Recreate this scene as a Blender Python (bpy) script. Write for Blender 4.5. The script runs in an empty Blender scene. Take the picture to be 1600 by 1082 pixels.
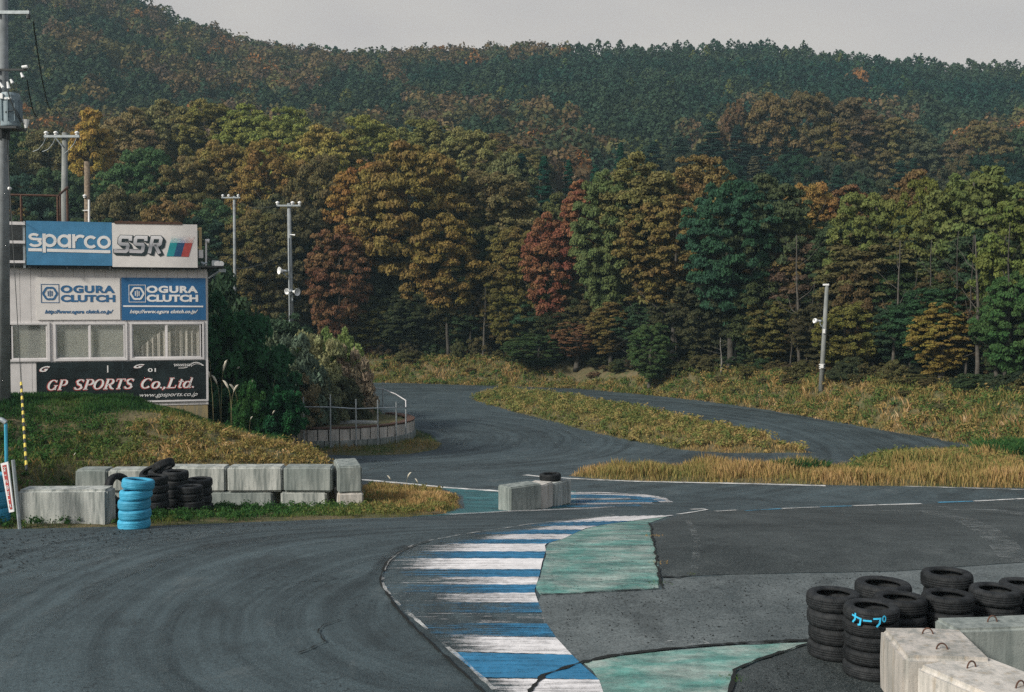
import bpy, bmesh, math, random
import numpy as np
from mathutils import Matrix, Vector, Euler

# ------------------------------------------------------------------ camera, light, exposure
sc = bpy.context.scene
COL = sc.collection
F_PX = 1650.0; PITCH = math.atan(61 / F_PX); CAMZ = 4.14
cd = bpy.data.cameras.new('camera'); cam = bpy.data.objects.new('camera', cd); COL.objects.link(cam)
cd.sensor_width = 36; cd.lens = 36 * F_PX / 1600; cd.clip_start = 0.1; cd.clip_end = 3000
cam.location = (0, 0, CAMZ); cam.rotation_euler = (math.pi / 2 - PITCH, 0, 0)
sc.camera = cam
SUN_EL, SUN_AZ = math.radians(32), math.radians(-128)     # azimuth from +Y, clockwise; behind left of the camera
w = bpy.data.worlds.new('World'); sc.world = w; w.use_nodes = True
wn = w.node_tree; wn.nodes.clear()
wo = wn.nodes.new('ShaderNodeOutputWorld'); bg = wn.nodes.new('ShaderNodeBackground')
sky = wn.nodes.new('ShaderNodeTexSky'); sky.sky_type = 'NISHITA'; sky.sun_disc = False
sky.sun_elevation = SUN_EL; sky.sun_rotation = SUN_AZ
sky.air_density = 1.5; sky.dust_density = 3.0
tcw = wn.nodes.new('ShaderNodeTexCoord'); sep = wn.nodes.new('ShaderNodeSeparateXYZ')
wn.links.new(tcw.outputs['Generated'], sep.inputs[0])
mpw = wn.nodes.new('ShaderNodeMapping'); mpw.inputs['Scale'].default_value = (1, 1, 3)
wn.links.new(tcw.outputs['Generated'], mpw.inputs[0])
nzw = wn.nodes.new('ShaderNodeTexNoise'); nzw.inputs['Scale'].default_value = 2.6; nzw.inputs['Detail'].default_value = 5
nzw.inputs['Roughness'].default_value = .45
wn.links.new(mpw.outputs[0], nzw.inputs['Vector'])
crw = wn.nodes.new('ShaderNodeValToRGB')
crw.color_ramp.elements[0].position = .36; crw.color_ramp.elements[0].color = (3.02, 2.80, 2.76, 1)
crw.color_ramp.elements[1].position = .7; crw.color_ramp.elements[1].color = (3.85, 3.55, 3.25, 1)
wn.links.new(nzw.outputs['Fac'], crw.inputs[0])
mr = wn.nodes.new('ShaderNodeMapRange'); mr.inputs['From Min'].default_value = .3; mr.inputs['From Max'].default_value = .8
mr.inputs['To Min'].default_value = .04; mr.inputs['To Max'].default_value = .75
wn.links.new(sep.outputs['Z'], mr.inputs['Value'])
mxw = wn.nodes.new('ShaderNodeMix'); mxw.data_type = 'RGBA'
wn.links.new(mr.outputs[0], mxw.inputs['Factor'])
wn.links.new(crw.outputs[0], mxw.inputs['A']); wn.links.new(sky.outputs[0], mxw.inputs['B'])
wn.links.new(mxw.outputs['Result'], bg.inputs[0]); bg.inputs[1].default_value = .1
wn.links.new(bg.outputs[0], wo.inputs[0])
sl = bpy.data.lights.new('sun', 'SUN'); sl.energy = 3.0; sl.angle = math.radians(10); sl.color = (1.0, .95, .86)
so = bpy.data.objects.new('sun', sl); COL.objects.link(so)
sd = Vector((math.sin(SUN_AZ) * math.cos(SUN_EL), math.cos(SUN_AZ) * math.cos(SUN_EL), math.sin(SUN_EL)))
so.rotation_euler = (-sd).to_track_quat('-Z', 'Y').to_euler(); so.location = sd * 50
sc.view_settings.view_transform = 'Standard'; sc.view_settings.look = 'None'
sc.view_settings.exposure = 0.8; sc.view_settings.gamma = 1
sc.render.engine = 'CYCLES'
sc.cycles.max_bounces = 6; sc.cycles.transparent_max_bounces = 12; sc.cycles.use_denoising = False

# ------------------------------------------------------------------ projection from photo pixels
cP, sP = math.cos(PITCH), math.sin(PITCH)
def ray(px, py):
    u = (px - 800) / F_PX; v = (541 - py) / F_PX
    d = Vector((u, cP + v * sP, -sP + v * cP)); return d / d.y
def ss(t):
    t = np.clip(t, 0, 1); return t * t * (3 - 2 * t)
def base(y): return -1.4 * ss((np.asarray(y, float) - 17) / 14) - .7 * ss((np.asarray(y, float) - 31) / 16)
def at(px, py, Y):
    d = ray(px, py); return Vector((d.x * Y, Y, CAMZ + d.z * Y))
def G(px, py, dz=0.):
    d = ray(px, py)
    lo, hi = 5., 600.
    for _ in range(50):
        m = (lo + hi) / 2
        if CAMZ + d.z * m > float(base(m)) + dz: lo = m
        else: hi = m
    return (d.x * lo, lo)
def GP(*pts): return [G(*p) for p in pts]

# ------------------------------------------------------------------ numpy noise
_rt = np.random.RandomState(7).rand(256, 256)
def vn(x, y):
    xi = np.floor(x).astype(int); yi = np.floor(y).astype(int); fx = x - xi; fy = y - yi
    fx = fx * fx * (3 - 2 * fx); fy = fy * fy * (3 - 2 * fy)
    a = _rt[xi % 256, yi % 256]; b = _rt[(xi + 1) % 256, yi % 256]; c = _rt[xi % 256, (yi + 1) % 256]; d = _rt[(xi + 1) % 256, (yi + 1) % 256]
    return (a * (1 - fx) + b * fx) * (1 - fy) + (c * (1 - fx) + d * fx) * fy
def fbm(x, y, s=1., o=3):
    r = 0; a = .5; t = 0
    for k in range(o):
        r = r + a * vn(x * s + 17 * k, y * s + 31 * k); t += a; s *= 2.1; a *= .5
    return r / t
def inside_dist(poly, x, y):
    P = np.array(poly, float); ins = np.zeros(x.shape, bool); d = np.full(x.shape, 1e9)
    n = len(P)
    for i in range(n):
        ax, ay = P[i]; bx, by = P[(i + 1) % n]
        ex, ey = bx - ax, by - ay; L = ex * ex + ey * ey + 1e-12
        t = np.clip(((x - ax) * ex + (y - ay) * ey) / L, 0, 1)
        d = np.minimum(d, np.hypot(x - ax - t * ex, y - ay - t * ey))
        c = ((ay > y) != (by > y)) & (x < (bx - ax) * (y - ay) / ((by - ay) if by != ay else 1e-12) + ax)
        ins ^= c
    return np.where(ins, d, -d)

# ------------------------------------------------------------------ terrain heights
POLY_A = [(-70, 24), (-13.3, 25), (-11.9, 28.45), (-4.3, 28.45), (-4.9, 31), (-7.2, 36), (-8, 40), (-9, 44), (-12, 62), (-70, 62)]
POLY_B2 = [(-8.2, 49.8), (-6.6, 52), (-6.3, 56), (-8.2, 64), (-13, 78), (-70, 80), (-70, 47), (-12, 47.3)]
WC = (-8.6, 50.0); WR = 3.9
POLY_AP = GP((430, 706), (480, 711), (560, 713), (640, 711), (688, 703), (696, 694), (680, 682), (655, 672), (640, 664)) + [(-7, 56), (-12, 50)]
POLY_C = GP((733, 624), (760, 634), (850, 658), (950, 684), (1050, 703), (1130, 709), (1200, 709), (1278, 709), (1240, 698), (1150, 677), (1000, 644), (870, 622), (800, 616), (755, 616))
POLY_D = GP((885, 744), (940, 750), (1000, 753), (1290, 759), (1600, 764), (1900, 772), (1900, 728), (1600, 733), (1290, 735), (1000, 735), (915, 738))
POLY_D2 = GP((1310, 745), (1330, 728), (1500, 722), (1700, 720), (1900, 724), (1900, 752), (1500, 752))
POLY_E = GP((-300, 832), (0, 829), (120, 826), (240, 824), (480, 814), (640, 809), (705, 805), (728, 793), (724, 776), (690, 764), (560, 757)) + [(-4.5, 30.6), (-12, 30), (-40, 26)]
POLY_F = GP((470, 596), (560, 596.5), (640, 598.5), (770, 603), (900, 607), (1000, 616), (1100, 627), (1200, 641), (1350, 668), (1450, 684), (1530, 701), (1620, 712), (1750, 730)) + [(60, 30), (500, 20), (500, 900), (-500, 900), (-500, 84), (-60, 92)]
ridge_px = [(-600, -420), (-200, -170), (0, -80), (120, -45), (200, -8), (225, 4), (300, 42), (370, 72), (430, 80), (500, 86), (600, 90), (740, 90), (850, 82), (1000, 80), (1180, 77), (1300, 92), (1450, 104), (1600, 112), (1900, 135), (2400, 190)]
RX = np.array([(p - 800) * .2 for p, _ in ridge_px]); RZ = np.array([CAMZ + (480 - q) * .2 - 4.8 for _, q in ridge_px])
def hill(x, y):
    zr = np.interp(x / np.maximum(y, 60) * 330, RX, RZ)
    L = np.stack([0 * zr, 0 * zr, 0 * zr + 13.0, 0 * zr + 33, zr, zr * .85, zr * .5, 0 * zr])
    R = np.stack([0 * zr, 0 * zr, 0 * zr + 4.0, 0 * zr + 31, zr, zr * .85, zr * .5, 0 * zr])
    t = ss((x / np.maximum(y, 1) + .02) / .22)
    Z = L * (1 - t) + R * t
    Y = np.array([-1e3, 96, 130, 205, 330, 420, 700, 1000.])
    i = np.clip(np.searchsorted(Y, y) - 1, 0, 6)
    f = (y - Y[i]) / (Y[i + 1] - Y[i]); f = np.clip(f, 0, 1)
    a = np.take_along_axis(Z, i[None], 0)[0]; b = np.take_along_axis(Z, (i + 1)[None], 0)[0]
    return a + (b - a) * f
def bank(poly, x, y, h, wd, nz=.25, ns=1.1):
    d = inside_dist(poly, x, y) + (fbm(x, y, ns) - .5) * nz * 2
    return h * ss(d / wd)
def hfull(x, y):
    x = np.asarray(x, float); y = np.asarray(y, float)
    n1 = fbm(x, y, .5) - .5; n2 = fbm(x + 50, y, 2.2) - .5
    A = bank(POLY_A, x, y, 1.15, .7, .06) + bank(POLY_A, x, y, 1.55, 7.5, .2)
    m = A * (1 + .10 * n1) + (A > .5) * (n2 * .12)
    dw = WR - np.hypot(x - WC[0], y - WC[1])
    m = np.maximum(m, .95 * ss(dw / .3))
    m = np.maximum(m, bank(POLY_B2, x, y, 2.9, 5.0) * (1 + .2 * n1))
    m = np.maximum(m, bank(POLY_AP, x, y, .14, .5, .08))
    m = np.maximum(m, bank(POLY_C, x, y, .5, 1.8, .2) * (1 + .5 * n1 + .4 * n2))
    m = np.maximum(m, bank(POLY_D, x, y, .17, .5, .1))
    m = np.maximum(m, bank(POLY_D2, x, y, .45, 1.6, .2) * (1 + .6 * n1))
    m = np.maximum(m, bank(POLY_E, x, y, .12, .5, .1))
    dF = inside_dist(POLY_F, x, y) + n1 * 1.0
    Fb = (.12 * ss(dF / .6) + 1.8 * ss((dF - .2) / 3.6) + .02 * np.clip(dF - 5, 0, 60)) * (1 + .25 * n1) + (dF > 1) * n2 * .2
    m = np.maximum(m, Fb)
    out = inside_dist([(-62, -22), (47, -22), (47, 98), (-62, 98)], x, y)
    m = np.maximum(m, .12 * ss(-out + 1))
    return base(y) - .06 + m + hill(x, y) * (y > 96)
def hz(x, y): return float(hfull(np.array([x]), np.array([y]))[0])
def Gh(px, py):
    """first hit of the view ray with the full terrain"""
    d = ray(px, py); Y = np.arange(8, 500, .1)
    hh = hfull(d.x * Y, Y); k = np.argmax(CAMZ + d.z * Y < hh)
    return d.x * Y[k], Y[k]

# ------------------------------------------------------------------ object helpers
def tag(o, label=None, cat=None, group=None, kind=None):
    if label: o['label'] = label
    if cat: o['category'] = cat
    if group: o['group'] = group
    if kind: o['kind'] = kind
    return o
def empty(name, loc=(0, 0, 0), rz=0, label=None, cat=None, group=None):
    o = bpy.data.objects.new(name, None); COL.objects.link(o); o.location = loc; o.rotation_euler = (0, 0, rz)
    o.empty_display_size = .2
    return tag(o, label, cat, group)
def link(name, me, mat=None, parent=None):
    o = bpy.data.objects.new(name, me); COL.objects.link(o)
    if mat is not None and not me.materials: me.materials.append(mat)
    if parent is not None: o.parent = parent
    return o
def copy_tree(o, parent=None):
    c = o.copy(); COL.objects.link(c)
    if parent is not None: c.parent = parent
    for ch in list(o.children): copy_tree(ch, c)
    return c
class MB:
    def __init__(s): s.v = []; s.f = []
    def add(s, v, f):
        n = len(s.v); s.v += [tuple(p) for p in v]; s.f += [tuple(i + n for i in q) for q in f]; return s
    def box(s, x0, x1, y0, y1, z0, z1, M=None):
        v = [Vector(p) for p in ((x0, y0, z0), (x1, y0, z0), (x1, y1, z0), (x0, y1, z0), (x0, y0, z1), (x1, y0, z1), (x1, y1, z1), (x0, y1, z1))]
        if M is not None: v = [M @ p for p in v]
        return s.add(v, [(3, 2, 1, 0), (4, 5, 6, 7), (0, 1, 5, 4), (1, 2, 6, 5), (2, 3, 7, 6), (3, 0, 4, 7)])
    def tube(s, path, rad, n=8, cap=True):
        path = [Vector(p) for p in path]
        if not hasattr(rad, '__len__'): rad = [rad] * len(path)
        V = []; Fq = []; up = None
        for i, p in enumerate(path):
            t = (path[min(i + 1, len(path) - 1)] - path[max(i - 1, 0)]).normalized()
            if up is None:
                up = t.cross(Vector((0, 0, 1))) if abs(t.z) < .9 else t.cross(Vector((1, 0, 0)))
            u = (up - t * up.dot(t)).normalized(); w_ = t.cross(u); up = u
            for k in range(n):
                a = 2 * math.pi * k / n; V.append(p + (u * math.cos(a) + w_ * math.sin(a)) * rad[i])
        for i in range(len(path) - 1):
            for k in range(n):
                Fq.append((i * n + k, i * n + (k + 1) % n, (i + 1) * n + (k + 1) % n, (i + 1) * n + k))
        if cap:
            Fq.append(tuple(range(n))[::-1]); Fq.append(tuple((len(path) - 1) * n + k for k in range(n)))
        return s.add(V, Fq)
    def lathe(s, prof, n=32, c=(0, 0, 0), closed=False, M=None):
        V = []; Fq = []
        for (r, z) in prof:
            for k in range(n):
                a = 2 * math.pi * k / n; p = Vector((c[0] + r * math.cos(a), c[1] + r * math.sin(a), c[2] + z))
                V.append(M @ p if M is not None else p)
        m = len(prof)
        for i in range(m if closed else m - 1):
            j = (i + 1) % m
            for k in range(n): Fq.append((i * n + k, i * n + (k + 1) % n, j * n + (k + 1) % n, j * n + k))
        return s.add(V, Fq)
    def prism(s, pts, y0, y1):
        """polygon in local x,z extruded between y0 (front) and y1"""
        n = len(pts)
        V = [(p[0], y0, p[1]) for p in pts] + [(p[0], y1, p[1]) for p in pts]
        return s.add(V, [tuple(range(n)), tuple(range(2 * n - 1, n - 1, -1))] + [((i + 1) % n, i, n + i, n + (i + 1) % n) for i in range(n)])
    def mesh(s, name, smooth=False):
        me = bpy.data.meshes.new(name); me.from_pydata(s.v, [], s.f); me.update()
        if smooth: me.polygons.foreach_set('use_smooth', [True] * len(me.polygons))
        return me
    def build(s, name, mat, parent=None, smooth=False, bevel=0, recalc=True):
        me = s.mesh(name, False)
        if recalc or bevel:
            bm = bmesh.new(); bm.from_mesh(me)
            if bevel:
                bmesh.ops.bevel(bm, geom=bm.edges[:], offset=bevel, segments=2, affect='EDGES', profile=.6)
            bmesh.ops.recalc_face_normals(bm, faces=bm.faces[:]); bm.to_mesh(me); bm.free()
        if smooth: me.polygons.foreach_set('use_smooth', [True] * len(me.polygons))
        return link(name, me, mat, parent)

def np_mesh(name, V, F, attrs=None, smooth=False):
    """V (n,3), F (m,k) numpy"""
    me = bpy.data.meshes.new(name); n = len(V); m, k = F.shape
    me.vertices.add(n); me.vertices.foreach_set('co', np.asarray(V, np.float32).ravel())
    me.loops.add(m * k); me.loops.foreach_set('vertex_index', F.astype(np.int32).ravel())
    me.polygons.add(m); me.polygons.foreach_set('loop_start', np.arange(0, m * k, k, dtype=np.int32))
    if smooth: me.polygons.foreach_set('use_smooth', np.ones(m, bool))
    me.update(calc_edges=True)
    for an, av in (attrs or {}).items():
        a = me.attributes.new(an, 'FLOAT', 'POINT'); a.data.foreach_set('value', np.asarray(av, np.float32))
    return me

# ------------------------------------------------------------------ material helpers
class NT:
    def __init__(s, name):
        s.m = bpy.data.materials.new(name); s.m.use_nodes = True; s.t = s.m.node_tree; s.t.nodes.clear()
        s.out = s.t.nodes.new('ShaderNodeOutputMaterial')
    def n(s, kind, **kw):
        nd = s.t.nodes.new(kind)
        for k, v in kw.items(): setattr(nd, k, v)
        return nd
    def put(s, sock, v):
        if isinstance(v, bpy.types.NodeSocket): s.t.links.new(v, sock)
        elif v is not None:
            if isinstance(v, (tuple, list)) and len(v) == 3 and sock.type == 'RGBA': v = (*v, 1)
            sock.default_value = v
    def coord(s, which='Object', scale=(1, 1, 1), rot=(0, 0, 0)):
        if which == 'World': c = s.n('ShaderNodeNewGeometry').outputs['Position']
        else: c = s.n('ShaderNodeTexCoord').outputs[which]
        m = s.n('ShaderNodeMapping'); s.put(m.inputs[0], c); m.inputs['Scale'].default_value = scale; m.inputs['Rotation'].default_value = rot
        return m.outputs[0]
    def noise(s, vec, scale, detail=4, rough=.55, dist=0.):
        q = s.n('ShaderNodeTexNoise'); s.put(q.inputs['Vector'], vec); q.inputs['Scale'].default_value = scale
        q.inputs['Detail'].default_value = detail; q.inputs['Roughness'].default_value = rough; q.inputs['Distortion'].default_value = dist
        return q.outputs['Fac']
    def ramp(s, fac, stops, interp='LINEAR'):
        r = s.n('ShaderNodeValToRGB'); s.put(r.inputs[0], fac); cr = r.color_ramp; cr.interpolation = interp
        while len(cr.elements) < len(stops): cr.elements.new(.5)
        for e, (p, c) in zip(cr.elements, stops):
            e.position = p; e.color = (c, c, c, 1) if not hasattr(c, '__len__') else (*c, 1)
        return r.outputs[0]
    def mix(s, f, a, b, mode='MIX'):
        q = s.n('ShaderNodeMix', data_type='RGBA', blend_type=mode)
        s.put(q.inputs['Factor'], f); s.put(q.inputs['A'], a); s.put(q.inputs['B'], b); return q.outputs['Result']
    def math(s, op, a, b=None, c=None, clamp=False):
        q = s.n('ShaderNodeMath', operation=op, use_clamp=clamp); s.put(q.inputs[0], a)
        if b is not None: s.put(q.inputs[1], b)
        if c is not None: s.put(q.inputs[2], c)
        return q.outputs[0]
    def attr(s, name): return s.n('ShaderNodeAttribute', attribute_name=name).outputs['Fac']
    def bump(s, h, st=.3, d=.02):
        b = s.n('ShaderNodeBump'); b.inputs['Strength'].default_value = st; b.inputs['Distance'].default_value = d; s.put(b.inputs['Height'], h); return b.outputs[0]
    def pbr(s, col, rough=.8, bump=None, metal=0., spec=.3, **kw):
        b = s.n('ShaderNodeBsdfPrincipled'); s.put(b.inputs['Base Color'], col); s.put(b.inputs['Roughness'], rough)
        s.put(b.inputs['Metallic'], metal); s.put(b.inputs['Specular IOR Level'], spec)
        if bump is not None: s.put(b.inputs['Normal'], bump)
        for k, v in kw.items(): s.put(b.inputs[k], v)
        return b.outputs[0]
    def done(s, sh): s.t.links.new(sh, s.out.inputs['Surface']); return s.m
def simple(name, col, rough=.7, var=.12, scale=6., metal=0., spec=.3, bump=.0):
    t = NT(name); c = t.coord('Object'); nz = t.noise(c, scale, 5)
    k = t.ramp(nz, [(.25, 1 - var * 2), (.75, 1 + var)])
    cc = t.mix(1., (*col,), k, 'MULTIPLY')
    b = t.bump(t.noise(c, scale * 8, 3), bump, .01) if bump else None
    return t.done(t.pbr(cc, rough, b, metal, spec))

def asphalt_mat(name, dark, light, polar=True, dust=0.):
    t = NT(name); P = t.coord('World')
    big = t.noise(P, .22, 4, .6); med = t.noise(P, 1.7, 5, .6); fine = t.noise(P, 38, 2, .7); grit = t.noise(P, 110, 1, .5)
    v = t.math('ADD', t.math('MULTIPLY', big, .45), t.math('MULTIPLY', med, .3))
    v = t.math('ADD', v, t.math('MULTIPLY', fine, .25))
    if polar:
        # tyre-polished streaks following the two bends of the track
        sp = t.n('ShaderNodeSeparateXYZ'); t.put(sp.inputs[0], P)
        def streaks(cx, cy, fr, fa, sg):
            dx = t.math('SUBTRACT', sp.outputs[0], cx); dy = t.math('SUBTRACT', sp.outputs[1], cy)
            r = t.math('SQRT', t.math('ADD', t.math('MULTIPLY', dx, dx), t.math('MULTIPLY', dy, dy)))
            a = t.math('ARCTAN2', dy, t.math('MULTIPLY', dx, sg))
            wv = t.noise(P, .25, 2)
            r2 = t.math('ADD', r, t.math('MULTIPLY', wv, .45))
            cb = t.n('ShaderNodeCombineXYZ'); t.put(cb.inputs[0], t.math('MULTIPLY', r2, fr)); t.put(cb.inputs[1], t.math('MULTIPLY', a, fa))
            return t.noise(cb.outputs[0], 1.0, 5, .62)
        s1 = streaks(.8, 14.6, 3.0, .55, -1.); s2 = streaks(-9., 50., 2.0, .8, 1.)
        far = t.n('ShaderNodeMapRange'); t.put(far.inputs[0], sp.outputs[1]); far.inputs[1].default_value = 28; far.inputs[2].default_value = 33
        st = t.math('ADD', t.math('MULTIPLY', s1, t.math('SUBTRACT', 1., far.outputs[0])), t.math('MULTIPLY', s2, far.outputs[0]))
        v = t.math('ADD', t.math('MULTIPLY', v, .58), t.math('MULTIPLY', st, .44))
    col = t.ramp(v, [(.42, dark), (.59, light)])
    spk = t.noise(P, 16, 5, .8)
    col = t.mix(1., col, t.ramp(spk, [(.3, .62), (.7, 1.42)]), 'MULTIPLY')
    col = t.mix(t.ramp(grit, [(.56, 0.), (.70, .6)]), col, (.20, .215, .215))
    col = t.mix(t.ramp(fine, [(.30, .7), (.43, 0.)]), col, (.010, .012, .013))
    blot = t.noise(t.coord('World', (1, .6, 1)), .9, 6, .72, .4)
    col = t.mix(t.ramp(blot, [(.34, .45), (.45, 0.)]), col, (.016, .02, .021))
    col = t.mix(t.ramp(blot, [(.58, 0.), (.72, .35)]), col, (.13, .145, .145))
    # black rubber crumbs, gathered off the racing line
    if dust:
        cr = t.noise(t.coord('World', (1, 1.0, 1)), 9, 4, .75, .6)
        crm = t.noise(P, .35, 3)
        f = t.math('MULTIPLY', t.ramp(cr, [(.57, 0.), (.63, 1.)]), t.ramp(crm, [(.48, 0.), (.62, dust)]))
        col = t.mix(f, col, (.011, .013, .014))
    return t.done(t.pbr(col, t.ramp(fine, [(.3, .62), (.7, .85)]), t.bump(fine, .5, .01), spec=.22))
M = {}
M['asphalt'] = asphalt_mat('asphalt', (.011, .020, .024), (.050, .074, .083), True, .9)
M['asphalt_dark'] = asphalt_mat('asphalt_dark', (.013, .019, .020), (.046, .056, .057), False, .6)
M['asphalt_grey'] = asphalt_mat('asphalt_grey', (.045, .057, .060), (.115, .133, .135), False, 1.)
M['crack'] = simple('crack', (.008, .01, .01), .95)

def paint_mat(name, col, bare=.0, stretch=(1.0, 14, 1), under=(.03, .04, .045), soft=.22, pale=None):
    t = NT(name); P = t.coord('World'); q = t.coord('World', stretch)
    n1 = t.noise(q, .9, 6, .65); n2 = t.noise(P, 9, 4, .7); n3 = t.noise(P, 60, 2, .6)
    wr = t.attr('wear')
    s = t.math('ADD', t.math('MULTIPLY', n1, .62), t.math('ADD', t.math('MULTIPLY', n2, .25), t.math('MULTIPLY', n3, .13)))
    thr = t.math('ADD', t.math('MULTIPLY', wr, .5), .26 + bare)
    f = t.math('DIVIDE', t.math('SUBTRACT', s, thr), soft, clamp=True)
    dirt = t.ramp(t.noise(P, 2.2, 5, .65), [(.3, .7), (.7, 1.08)])
    c = col if pale is None else t.mix(t.ramp(t.noise(t.coord('World', (1, 1.6, 1)), 1.1, 5, .7, .5), [(.40, 0.), (.62, 1.)]), col, pale)
    c = t.mix(1., c, dirt, 'MULTIPLY')
    c = t.mix(t.ramp(n3, [(.3, .35), (.42, 0.)]), c, under)
    b1 = t.pbr(c, .62, t.bump(n3, .3, .006)); tr = t.n('ShaderNodeBsdfTransparent').outputs[0]
    mx = t.n('ShaderNodeMixShader'); t.put(mx.inputs[0], f); t.put(mx.inputs[1], tr); t.put(mx.inputs[2], b1)
    return t.done(mx.outputs[0])
M['p_white'] = paint_mat('white_road_paint', (.72, .70, .70))
M['p_blue'] = paint_mat('blue_road_paint', (.028, .175, .33))
M['p_green'] = paint_mat('green_road_paint', (.15, .38, .33), .0, (1, 3.5, 1), (.07, .09, .09), .35, (.42, .52, .47))
M['p_teal'] = paint_mat('teal_road_paint', (.045, .15, .165), .0, (1, 2.5, 1), (.03, .05, .05), .3)
M['p_line'] = paint_mat('line_paint', (.66, .66, .64), .05, (2, 2, 1))
M['p_blue_line'] = paint_mat('blue_line_paint', (.08, .33, .52), .05, (2, 2, 1))

def concrete_mat(name, a, b, stain=.8, warm=0.):
    t = NT(name); P = t.coord('Object'); Q = t.coord('Object', (5, 5, .5))
    n1 = t.noise(P, 1.3, 5, .6); n2 = t.noise(Q, 1.6, 6, .65); n3 = t.noise(P, 45, 3, .7); n4 = t.noise(P, 5, 5, .7)
    col = t.ramp(n1, [(.3, a), (.7, b)])
    st = t.ramp(n2, [(.42, 0.), (.62, stain)])
    col = t.mix(st, col, (.10, .12, .115))
    col = t.mix(t.ramp(n4, [(.60, 0.), (.72, .5)]), col, (.07, .085, .08))
    col = t.mix(t.ramp(n3, [(.28, .5), (.38, 0.)]), col, (.05, .055, .05))
    if warm: col = t.mix(t.ramp(t.noise(Q, 2.3, 4), [(.55, 0.), (.7, warm)]), col, (.25, .17, .08))
    return t.done(t.pbr(col, .88, t.bump(n3, .5, .01)))
M['conc'] = concrete_mat('weathered_concrete', (.30, .32, .30), (.46, .47, .44), .8)
M['conc_dark'] = concrete_mat('dark_stained_concrete', (.17, .20, .19), (.30, .32, .30), .8)
M['conc_pale'] = concrete_mat('pale_concrete', (.42, .40, .37), (.58, .54, .49), .45, .35)
M['pole'] = simple('pole_concrete', (.22, .24, .25), .8, .2, 3, bump=.2)
M['pole_old'] = concrete_mat('old_pole_concrete', (.15, .16, .155), (.25, .26, .25), .5)
M['galv'] = simple('galvanised_steel', (.34, .38, .40), .45, .15, 9, .4)
M['rust'] = simple('rusty_steel', (.095, .05, .035), .85, .3, 14, bump=.3)
M['white'] = simple('white_paint', (.62, .60, .60), .5, .06, 4)
M['insul'] = simple('white_porcelain', (.75, .76, .76), .25, .04, 4)
M['dark'] = simple('dark_metal', (.035, .04, .042), .6, .2, 8)
M['transf'] = simple('transformer_grey', (.20, .26, .29), .5, .12, 6)
M['wire'] = simple('black_cable', (.03, .035, .035), .6, .05)
M['wood'] = simple('weathered_wood', (.19, .15, .11), .9, .35, 12, bump=.4)
M['bark'] = simple('bark', (.055, .05, .042), .95, .3, 5, bump=.6)
M['bark_pale'] = simple('pale_bark', (.075, .068, .058), .95, .3, 5, bump=.5)

def tyre_mat(name, col, rough, spec=.35, var=.3):
    t = NT(name); P = t.coord('Object'); n = t.noise(P, 7, 5, .65); n2 = t.noise(P, 60, 2)
    c = t.mix(t.ramp(n, [(.40, 0.), (.72, var)]), col, tuple(min(1, x * 1.6 + .03) for x in col))
    ob = t.n('ShaderNodeObjectInfo').outputs['Random']
    c = t.mix(1., c, t.ramp(ob, [(0, .75), (1, 1.25)]), 'MULTIPLY')
    # tread sipes: a fine angular pattern
    ang = t.n('ShaderNodeTexCoord'); sp = t.n('ShaderNodeSeparateXYZ'); t.put(sp.inputs[0], ang.outputs['Object'])
    a = t.math('ARCTAN2', sp.outputs[1], sp.outputs[0])
    h = t.math('SINE', t.math('ADD', t.math('MULTIPLY', a, 64.), t.math('MULTIPLY', sp.outputs[2], 90.)))
    return t.done(t.pbr(c, rough, t.bump(t.math('ADD', t.math('MULTIPLY', h, .35), n2), .35, .006), spec=spec))
M['rubber'] = tyre_mat('black_rubber', (.008, .0095, .011), .7, .16, .6)
M['rubber_blue'] = tyre_mat('blue_painted_rubber', (.028, .22, .35), .6, .25, .6)

def foliage_mat(name, trans=.3, v0=.68, v1=1.32):
    t = NT(name)
    oc = t.n('ShaderNodeObjectInfo').outputs['Color']
    ti = t.attr('tint'); t2 = t.attr('tint2')
    hs = t.n('ShaderNodeHueSaturation'); t.put(hs.inputs['Color'], oc)
    pn = t.noise(t.coord('Object'), .33, 3, .5)
    t.put(hs.inputs['Hue'], t.math('ADD', t.math('ADD', t.math('MULTIPLY', t2, .035), (.4825 + .017)), t.math('MULTIPLY', t.math('SUBTRACT', pn, .5), .09))); t.put(hs.inputs['Value'], t.math('ADD', t.math('MULTIPLY', ti, v1 - v0), v0))
    hs.inputs['Saturation'].default_value = .92
    c = hs.outputs[0]
    b = t.n('ShaderNodeBsdfDiffuse'); t.put(b.inputs['Color'], c)
    tr = t.n('ShaderNodeBsdfTranslucent'); t.put(tr.inputs['Color'], c)
    mx = t.n('ShaderNodeMixShader'); mx.inputs[0].default_value = trans; t.put(mx.inputs[1], b.outputs[0]); t.put(mx.inputs[2], tr.outputs[0])
    return t.done(mx.outputs[0])
M['leaf'] = foliage_mat('foliage')
def grass_mat(name, stops):
    t = NT(name); c = t.ramp(t.attr('tint'), stops)
    b = t.n('ShaderNodeBsdfDiffuse'); t.put(b.inputs['Color'], c)
    tr = t.n('ShaderNodeBsdfTranslucent'); t.put(tr.inputs['Color'], c)
    mx = t.n('ShaderNodeMixShader'); mx.inputs[0].default_value = .3; t.put(mx.inputs[1], b.outputs[0]); t.put(mx.inputs[2], tr.outputs[0])
    return t.done(mx.outputs[0])
M['grass'] = grass_mat('grass_blades', [(0, (.018, .055, .022)), (.3, (.045, .11, .03)), (.5, (.12, .15, .045)), (.68, (.25, .19, .07)), (.85, (.40, .25, .10)), (1, (.55, .42, .25))])
M['drygrass'] = grass_mat('dry_grass_blades', [(0, (.05, .10, .035)), (.25, (.15, .17, .05)), (.5, (.30, .235, .09)), (.75, (.42, .27, .115)), (1, (.52, .38, .22))])
M['forest'] = foliage_mat('far_foliage', .15)
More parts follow.
